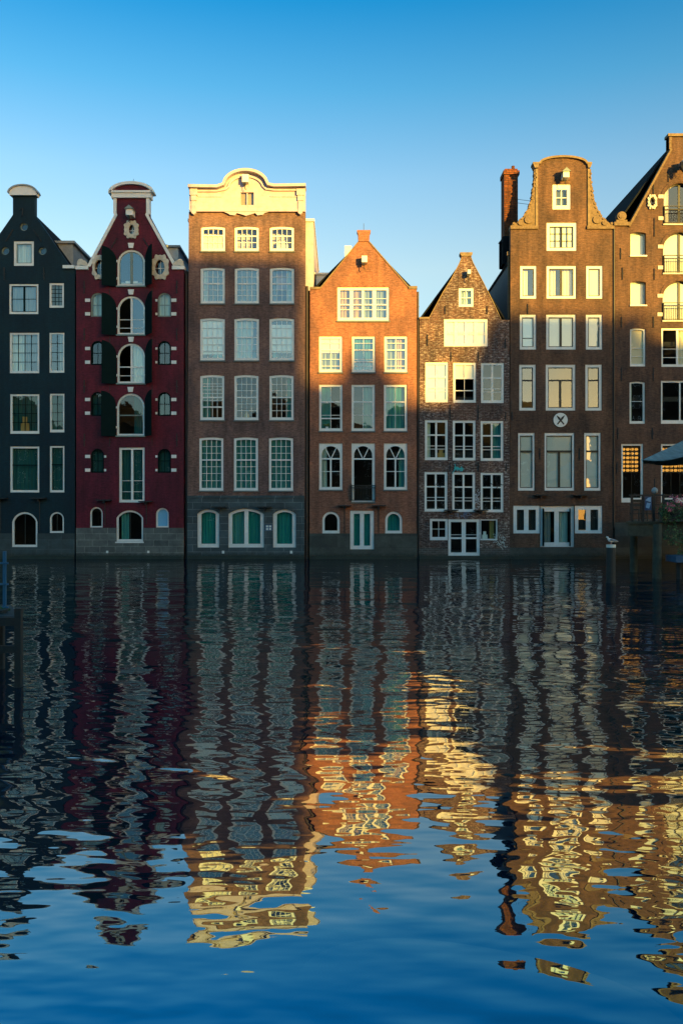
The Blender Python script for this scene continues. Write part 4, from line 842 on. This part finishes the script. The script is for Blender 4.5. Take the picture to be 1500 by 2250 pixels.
#==================================================================== the houses across the water (they shade the fronts and show in the panes)
LY = 75.0; TA = math.tan(R(AZ)); DROP = LY / math.cos(R(AZ)) * math.tan(R(EL))
def opposite(pts, label, m, name='far_bank_house', depth=9, shadow=True):
    q = [((PX(a) + LY * TA, PZ(b) + DROP) if shadow else (a, b)) for a, b in pts]
    x0, x1 = q[0][0], q[-1][0]; org = Vector(((x0 + x1) / 2, -LY, 1.0)); o = empty(name, org, label, 'house', 'houses across the water')
    mb = MB(); mb.prism([(x0, .9)] + [(x1, .9)] + q[::-1], -LY - depth, -LY); mb.v = [(v[0] + (-LY - v[1]) * TA, v[1], v[2]) for v in mb.v]; mb.build('wall', m, o, org)
    z = 3.0; zt = min(q[0][1], q[-1][1]) - 1.8
    while z < zt:
        n = max(2, int((x1 - x0) / 2.4)); 
        for k in range(n):
            x = x0 + (x1 - x0) * (k + .5) / n; f = MB(); f.prism([(x - .55, z), (x + .55, z), (x + .55, z + 1.7), (x - .55, z + 1.7)], -LY - .02, -LY + .05, [[(x - .45, z + .1), (x + .45, z + .1), (x + .45, z + 1.6), (x - .45, z + 1.6)]])
            fo = f.build('window', 'white', o, org)
        z += 3.0
    return o
opposite([(-30, 372), (399, 372)], 'tall flat-topped building across the water, first from its left end', 'side_brick')
opposite([(400, 556), (520, 566), (672, 570)], 'flat-topped brick house across the water next to the tall one', 'side_brick')
opposite([(673, 842), (735, 842), (797, 735), (870, 838), (885, 840)], 'gabled house across the water with steep symmetrical roof', 'side_brick')
opposite([(886, 885), (985, 885), (1010, 850), (1045, 770), (1078, 692)], 'house across the water with one long slanting roof', 'side_brick')
opposite([(1079, 690), (1200, 688), (1346, 692)], 'flat-topped house across the water beside the slanting roof', 'side_brick')
opposite([(1347, 712), (1400, 672), (1428, 742), (1500, 745), (1750, 720)], 'house across the water with small gable', 'side_brick')
ox = -64.0
for i, (wd, ez, rz) in enumerate(((9, 13, 17), (7, 14, 18.5), (8, 12, 16), (6, 15, 19), (9, 13.5, 15.5), (7, 12, 17.5), (8, 14, 18), (6.5, 13, 17), (9, 14.5, 16.5), (7, 13, 18), (8, 12.5, 16.5), (8, 13, 20.5))):
    opposite([(ox, ez), (ox + wd / 2, rz), (ox + wd - .02, ez)], 'gabled house on the far bank behind the viewer, %s' % ['narrow', 'tall', 'low', 'slim', 'broad', 'small', 'steep', 'brown', 'wide', 'plain', 'modest', 'pointed'][i], 'side_brick', shadow=False); ox += wd + .02
#==================================================================== terrace on piles at the right
wood = plain('wet_dark_wood', (.022, .026, .024), .7, .5, 4); M['wood'] = wood
M['wood_green'] = plain('mossy_wood', (.045, .055, .04), .8, .6, 5)
YT = -12.0
a = at(1378, 1146, YT); b = at(1378, 1178, YT)
o = empty('terrace', (a.x + 3, YT + 3, 0), 'dark wooden terrace on piles beside the wide warehouse', 'terrace'); og = o.location.copy()
DZ = a.z
def slab(mb, pts, z0, z1):
    n = len(pts); mb.add([(x, y, z0) for x, y in pts] + [(x, y, z1) for x, y in pts], [tuple(range(n))[::-1], tuple(range(n, 2 * n))] + [(i, (i + 1) % n, n + (i + 1) % n, n + i) for i in range(n)])
mb = MB(); slab(mb, [(a.x - .1, YT - .08), (a.x + 9, YT - .08), (a.x + 9, -1.2), (a.x + 4.0, -1.2)], DZ - .08, DZ); mb.build('deck', 'wood_green', o, og)
mb = MB(); slab(mb, [(a.x, YT), (a.x + 8.9, YT), (a.x + 8.9, YT + .25), (a.x + 4.2, YT + .25), (a.x + 4.2, -1.3), (a.x + 3.95, -1.3), (a.x + .1, YT + .3)], b.z, DZ - .082); mb.build('fascia_beam', 'wood_green', o, og)
for px, py, w_ in ((1391, 1257, 17), (1442, 1271, 20)):
    d = F * CZ / (py - 1125); Yp = d - CD; x = at(px, py, Yp).x; r_ = w_ / 2 * d / F; mb = MB(); mb.path([(x, Yp, -.6), (x, Yp, .6), (x + .01, Yp, DZ - .084)], [r_, r_ * .97, r_ * .92], 12); mb.build('pile', 'wood_green', o, og)
for x, yy in ((a.x + 4, YT + .6), (a.x + 4.4, -3), (a.x + 7, YT + .6)):
    mb = MB(); mb.tube((x, yy, -.6), (x, yy, DZ - .084), .15, seg=10); mb.build('pile', 'wood_green', o, og)
# railing
o = empty('railing', (a.x + 1, YT + .1, DZ), 'black railing along the terrace edge', 'railing'); og = o.location.copy(); tr = DZ + .98
for px in (1387, 1411, 1434, 1456, 1480, 1504, 1528):
    x = at(px, 1100, YT + .1).x; mb = MB(); mb.box(x - .04, x + .04, YT + .06, YT + .14, DZ + .001, tr); mb.build('post', 'iron', o, og)
mb = MB(); x0 = at(1383, 1100, YT).x; x1 = at(1540, 1100, YT).x; mb.box(x0, x1, YT + .055, YT + .145, tr + .001, tr + .06); mb.build('handrail', 'iron', o, og)
mb = MB(); mb.box(x0, x1, YT + .085, YT + .115, DZ + .28, DZ + .32); mb.box(x0, x1, YT + .085, YT + .115, DZ + .62, DZ + .66); mb.build('lower_rail', 'iron', o, og)
# posters on the railing
p0 = at(1416, 1091, YT); p1 = at(1430.5, 1121, YT)
o = empty('poster_board', ((p0.x + p1.x) / 2, YT - .02, p1.z), 'blue and white poster board hung on the black terrace railing', 'sign'); og = o.location.copy()
mb = MB(); mb.box(p0.x, p1.x, YT + .0, YT + .045, p1.z, p0.z); mb.build('board', plain('poster_blue', (.02, .07, .16), .4, .4, 6), o, og)
mb = MB(); hh = p0.z - p1.z; ww = p1.x - p0.x
mb.prism([(p0.x + .05 * ww, p1.z + .72 * hh), (p1.x - .04, p1.z + .6 * hh), (p1.x - .03, p1.z + .95 * hh), (p0.x + .5 * ww, p1.z + .92 * hh)], YT - .006, YT - .001); mb.prism([(p0.x + .1 * ww, p1.z + .2 * hh), (p1.x - .1, p1.z + .12 * hh), (p1.x - .04, p1.z + .5 * hh), (p0.x + .3 * ww, p1.z + .55 * hh)], YT - .006, YT - .001); mb.build('picture', plain('poster_pale_blue', (.25, .42, .6), .5, .3, 8), o, og)
# chairs behind the rail
def chair(x, y, rz, lab):
    o = empty('chair', (x, y, DZ), lab, 'chair', 'chairs on the terrace'); o.rotation_euler = (0, 0, rz)
    mb = MB(); mb.box(-.22, .22, -.22, .22, .44, .48); mb.build('seat', 'wood', o)
    mb = MB(); mb.box(-.22, .22, .19, .22, .60, .68); mb.box(-.22, .22, .19, .22, .76, .88); mb.build('backrest', 'wood', o)
    for sx in (-1, 1):
        for sy in (-1, 1): mb = MB(); mb.box(sx * .2 - .02, sx * .2 + .02, sy * .2 - .02, sy * .2 + .02, .001, .439 if sy < 0 else .87); mb.build('leg', 'iron', o)
chair(at(1405, 1100, YT + 2).x, YT + 2, .3, 'dark terrace chair nearest the left end of the railing')
chair(at(1462, 1100, YT + 2.2).x, YT + 2.2, -.8, 'dark terrace chair behind the flower box')
# terrace lantern post
p = at(1437, 1078, YT + .6); o = empty('bollard_lamp', (p.x, YT + .6, DZ), 'dark lamp post with round head behind the terrace railing', 'lamp'); og = o.location.copy()
mb = MB(); mb.tube((p.x, YT + .6, DZ + .001), (p.x, YT + .6, at(1437, 1052, YT + .6).z), .035, .03, 8); mb.build('post', 'iron', o, og)
mb = MB(); mb.path([(p.x, YT + .6, p.z - .13), (p.x, YT + .6, p.z - .08), (p.x, YT + .6, p.z), (p.x, YT + .6, p.z + .08), (p.x, YT + .6, p.z + .13)], [.03, .1, .13, .1, .03], 12); mb.build('lamp_head', 'zinc', o, og, True)
# flower box
fx0 = at(1448, 1120, YT - .3).x; fx1 = fx0 + 3.0; FZ = DZ - .05
o = empty('flower_box', ((fx0 + fx1) / 2, YT - .25, FZ), 'long planter of trailing greenery and pink flowers hung over the terrace edge', 'planter'); og = o.location.copy()
mb = MB(); mb.box(fx0 + .1, fx1, YT - .42, YT - .085, FZ + .1, FZ + .55); mb.build('box', 'wood', o, og)
rr = random.Random(5); fo = MB(); bl = MB()
def leaf(mb, p, s_, rr):
    d = Vector((rr.gauss(0, 1), rr.gauss(0, 1), rr.gauss(0, .7) - .2)).normalized(); q = d.orthogonal().normalized(); q.rotate(Matrix.Rotation(rr.uniform(0, 6.28), 3, d))
    mb.add([p, p + d * s_ * .5 + q * s_ * .32, p + d * s_, p + d * s_ * .5 - q * s_ * .32], [(0, 1, 2, 3)])
for c in range(64):
    cx = fx0 + rr.uniform(0, 3.0); cz = FZ + .7 - abs(rr.gauss(0, .55)) * (1.3 if cx > fx0 + .25 else .6); cy = YT - .5 + rr.gauss(0, .12); rad = rr.uniform(.12, .26)
    for k in range(55):
        p = Vector((cx, cy, cz)) + Vector((rr.gauss(0, rad * .6), rr.gauss(0, rad * .5), rr.gauss(0, rad * .6))); leaf(fo, p, rr.uniform(.05, .1), rr)
for c in range(95):
    cx = fx0 + .05 + rr.uniform(0, 3.0); cz = FZ + .82 + rr.gauss(.0, .13) - (.25 if cx < fx0 + .35 else 0); cy = YT - .5 + rr.gauss(0, .2)
    for k in range(9): leaf(bl, Vector((cx, cy, cz)) + Vector((rr.gauss(0, .04), rr.gauss(0, .04), rr.gauss(0, .03))), rr.uniform(.05, .085), rr)
def leafmat(name, c1, c2):
    m, n, l, bs = base(name); v = coords(n, l); f = noise(n, l, v, 4, 3); l.new(mix(n, l, ramp(n, l, f, .35, .65), c1, c2), bs.inputs['Base Color']); bs.inputs['Roughness'].default_value = .6; return m
fo.build('foliage', leafmat('planter_leaf', (.03, .09, .035), (.08, .19, .06)), o, og); bl.build('blossom', leafmat('pink_petal', (.55, .06, .12), (.75, .28, .38)), o, og)
# parasol
tip = at(1411, 1010, -10.0); cxp = at(1570, 1010, -10.0).x; o = empty('parasol', (cxp, -10.0, DZ), 'large grey-green parasol over the terrace at the right edge', 'parasol'); og = o.location.copy()
cyp = og.y; RZ = tip.z; rad = math.hypot(cxp - tip.x, tip.y - cyp); apex = Vector((cxp, cyp, RZ + 1.5)); a0 = math.atan2(tip.y - cyp, tip.x - cxp)
M['canvas'] = cloth('grey_green_canvas', (.30, .38, .38))
mb = MB(); n8 = 8; segs = 6; vv = [apex]
for j in range(1, segs + 1):
    t = j / segs
    for i in range(n8 * 4):
        a_ = a0 + 2 * math.pi * i / (n8 * 4); fl_ = math.cos(math.pi / n8) / math.cos(((2 * math.pi * i / (n8 * 4)) % (2 * math.pi / n8)) - math.pi / n8); q = rad * t * fl_
        sag = .10 * t * math.sin(math.pi * (i % 4) / 4) if i % 4 else 0
        vv.append(Vector((cxp + q * math.cos(a_), cyp + q * math.sin(a_), apex.z - 1.5 * t ** .9 - sag)))
m_ = n8 * 4; ff = [(0, 1 + i, 1 + (i + 1) % m_) for i in range(m_)] + [(1 + (j - 1) * m_ + i, 1 + j * m_ + i, 1 + j * m_ + (i + 1) % m_, 1 + (j - 1) * m_ + (i + 1) % m_) for j in range(1, segs) for i in range(m_)]
mb.add(vv, ff); k = len(mb.v); mb.add([Vector(v) - Vector((0, 0, .02)) for v in vv], [f[::-1] for f in ff]); cvo = mb.build('canopy', 'canvas', o, og)
for i in range(n8):
    a_ = a0 + 2 * math.pi * i / n8; e_ = Vector((cxp + rad * math.cos(a_), cyp + rad * math.sin(a_), RZ)); mb = MB(); pr = apex
    pts = [Vector((cxp + rad * t * math.cos(a_), cyp + rad * t * math.sin(a_), apex.z - 1.5 * t ** .9 - .045)) for t in (0.02, .25, .5, .75, 1)]
    mb.path(pts, [.015] * 5, 6); mb.build('rib', 'iron', o, og)
mb = MB(); mb.tube((cxp, cyp, DZ + .09), (cxp, cyp, apex.z + .1), .04, seg=10); mb.build('pole', 'iron', o, og)
mb = MB(); mb.box(cxp - .4, cxp + .4, cyp - .4, cyp + .4, DZ + .002, DZ + .088); mb.build('foot', 'iron', o, og)
# mooring post with gull
d = F * CZ / (1281 - 1125); YP = d - CD; x = at(1340.5, 1281, YP).x; zt = at(1340, 1203, YP).z; r_ = 10.5 * d / F
o = empty('mooring_post', (x, YP, 0), 'free-standing round wooden mooring post with white top band', 'mooring post'); og = o.location.copy()
mb = MB(); mb.path([(x, YP, -.6), (x, YP, .5), (x + .01, YP, zt)], [r_, r_ * .98, r_ * .92], 14); mb.build('pile', 'wood', o, og)
mb = MB(); mb.tube((x + .01, YP, zt + .001), (x + .01, YP, zt + .10), r_ * .98, r_ * .98, 16); mb.build('top_band', 'white_blind', o, og)
gz = zt + .102; g = empty('gull', (x + .01, YP, gz), 'grey and white gull standing on top of the mooring post', 'bird'); og = g.location.copy(); gx = x + .01
mb = MB(); mb.path([(gx + .22, YP, gz + .10), (gx + .13, YP, gz + .12), (gx + .03, YP, gz + .14), (gx - .06, YP, gz + .165), (gx - .10, YP, gz + .21), (gx - .115, YP, gz + .25), (gx - .145, YP, gz + .258), (gx - .165, YP, gz + .25)],
                    [(.012, .03), (.035, .05), (.062, .065), (.055, .06), (.034, .036), (.034, .035), (.03, .028), (.012, .012)], 12); mb.build('body', plain('white_feathers', (.75, .75, .72), .7, .05), g, og, True)
mb = MB()
for sy in (-1, 1): mb.path([(gx - .05, YP + sy * .055, gz + .17), (gx + .04, YP + sy * .066, gz + .165), (gx + .15, YP + sy * .05, gz + .135), (gx + .26, YP + sy * .02, gz + .105)], [(.03, .012), (.042, .014), (.032, .014), (.006, .006)], 10)
mb.build('wing', plain('grey_feathers', (.22, .26, .30), .7, .1), g, og, True)
mb = MB(); mb.tube((gx - .16, YP, gz + .25), (gx - .205, YP, gz + .238), .011, .003, 8); mb.build('beak', plain('yellow_beak', (.6, .4, .05), .5, .1), g, og)
for sy in (-1, 1):
    mb = MB(); mb.tube((gx + .01, YP + sy * .025, gz + .09), (gx + .005, YP + sy * .025, gz + .004), .007, seg=6); mb.box(gx - .03, gx + .015, YP + sy * .025 - .014, YP + sy * .025 + .014, gz + .001, gz + .008); mb.build('leg', plain('pink_leg', (.5, .3, .25), .6, .1), g, og)
# blue pontoon corner at the right edge
p = at(1484, 1236, -14); o = empty('pontoon', (p.x + 1.5, -14, 0), 'low blue pontoon edge by the water under the flower box', 'pontoon'); og = o.location.copy()
mb = MB(); p2 = at(1484, 1222, -14); mb.box(p.x, p.x + 3, -14, -13, p.z, p2.z); mb.build('hull', plain('blue_paint', (.02, .09, .17), .5, .3, 4), o, og)
for q in (.3, 2.6): mb = MB(); mb.tube((p.x + q, -13.5, -.6), (p.x + q, -13.5, p.z - .002), .1, seg=8); mb.build('pile', 'wood', o, og)
#==================================================================== jetty at the left edge
d = 12.0; YJ = d - CD; q = lambda px, py, Y=YJ: at(px, py, Y)
o = empty('jetty', (q(0, 1360).x, YJ, 0), 'black timber jetty at the left edge of the water', 'jetty'); og = o.location.copy()
xr = q(46, 1400).x; xl_ = xr - 1.6
mb = MB(); mb.box(xr - .09, xr, YJ, YJ + .1, -.5, q(40, 1337).z); mb.build('post', 'wood', o, og)
mb = MB(); zt = q(0, 1357).z; mb.box(xl_, xr - .092, YJ + .01, YJ + .09, zt - .12, zt); mb.box(xl_, xr - .092, YJ + .012, YJ + .085, zt - .5, zt - .4); mb.build('beam', 'wood', o, og)
mb = MB(); slab(mb, [(xl_, YJ + .102), (xr - .06, YJ + .102), (xr - .75, YJ + 1.6), (xl_, YJ + 1.6)], zt - .05, zt + .005); mb.build('deck', 'wood', o, og)
mb = MB(); mb.box(xr - .9, xr - .8, YJ + 1.4, YJ + 1.5, -.5, zt - .052); mb.build('post', 'wood', o, og)
M['blue_rail'] = plain('blue_painted_steel', (.03, .13, .24), .4, .2, 6)
Yr = YJ + 1.2; o = empty('blue_railing', (q(5, 1337, Yr).x, Yr, zt), 'blue steel railing standing on the jetty at the left edge', 'railing'); og = o.location.copy()
px_ = q(11, 1300, Yr).x; ztop = q(11, 1211, Yr).z
mb = MB(); mb.box(px_ - .022, px_ + .022, Yr - .022, Yr + .022, zt + .006, ztop); mb.build('post', 'blue_rail', o, og)
mb = MB(); mb.box(px_ - 1.222, px_ - 1.178, Yr - .022, Yr + .022, zt + .006, ztop); mb.build('post', 'blue_rail', o, og)
mb = MB()
for y in (1237, 1283, 1334): z = q(11, y, Yr).z; mb.box(px_ - 1.175, px_ + .07, Yr - .05, Yr - .023, z - .014, z + .014)
mb.build('rail', 'blue_rail', o, og)
pl = q(4, 1350, YJ + .5); o = empty('planter', (pl.x - .25, YJ + .5, zt + .006), 'low clump of green plants on the jetty under the blue railing', 'plant'); og = o.location.copy(); fo = MB()
for k in range(260):
    p = Vector((pl.x - .25 + rr.gauss(0, .13), YJ + .5 + rr.gauss(0, .06), zt + .05 + abs(rr.gauss(0, .035)))); leaf(fo, p, rr.uniform(.03, .06), rr)
fo.build('foliage', 'pipe' if False else leafmat('jetty_leaf', (.02, .06, .02), (.05, .13, .03)), o, og)
mb = MB(); mb.box(pl.x - .55, pl.x + .05, YJ + .4, YJ + .6, zt + .006, zt + .05); mb.build('tray', 'wood', o, og)
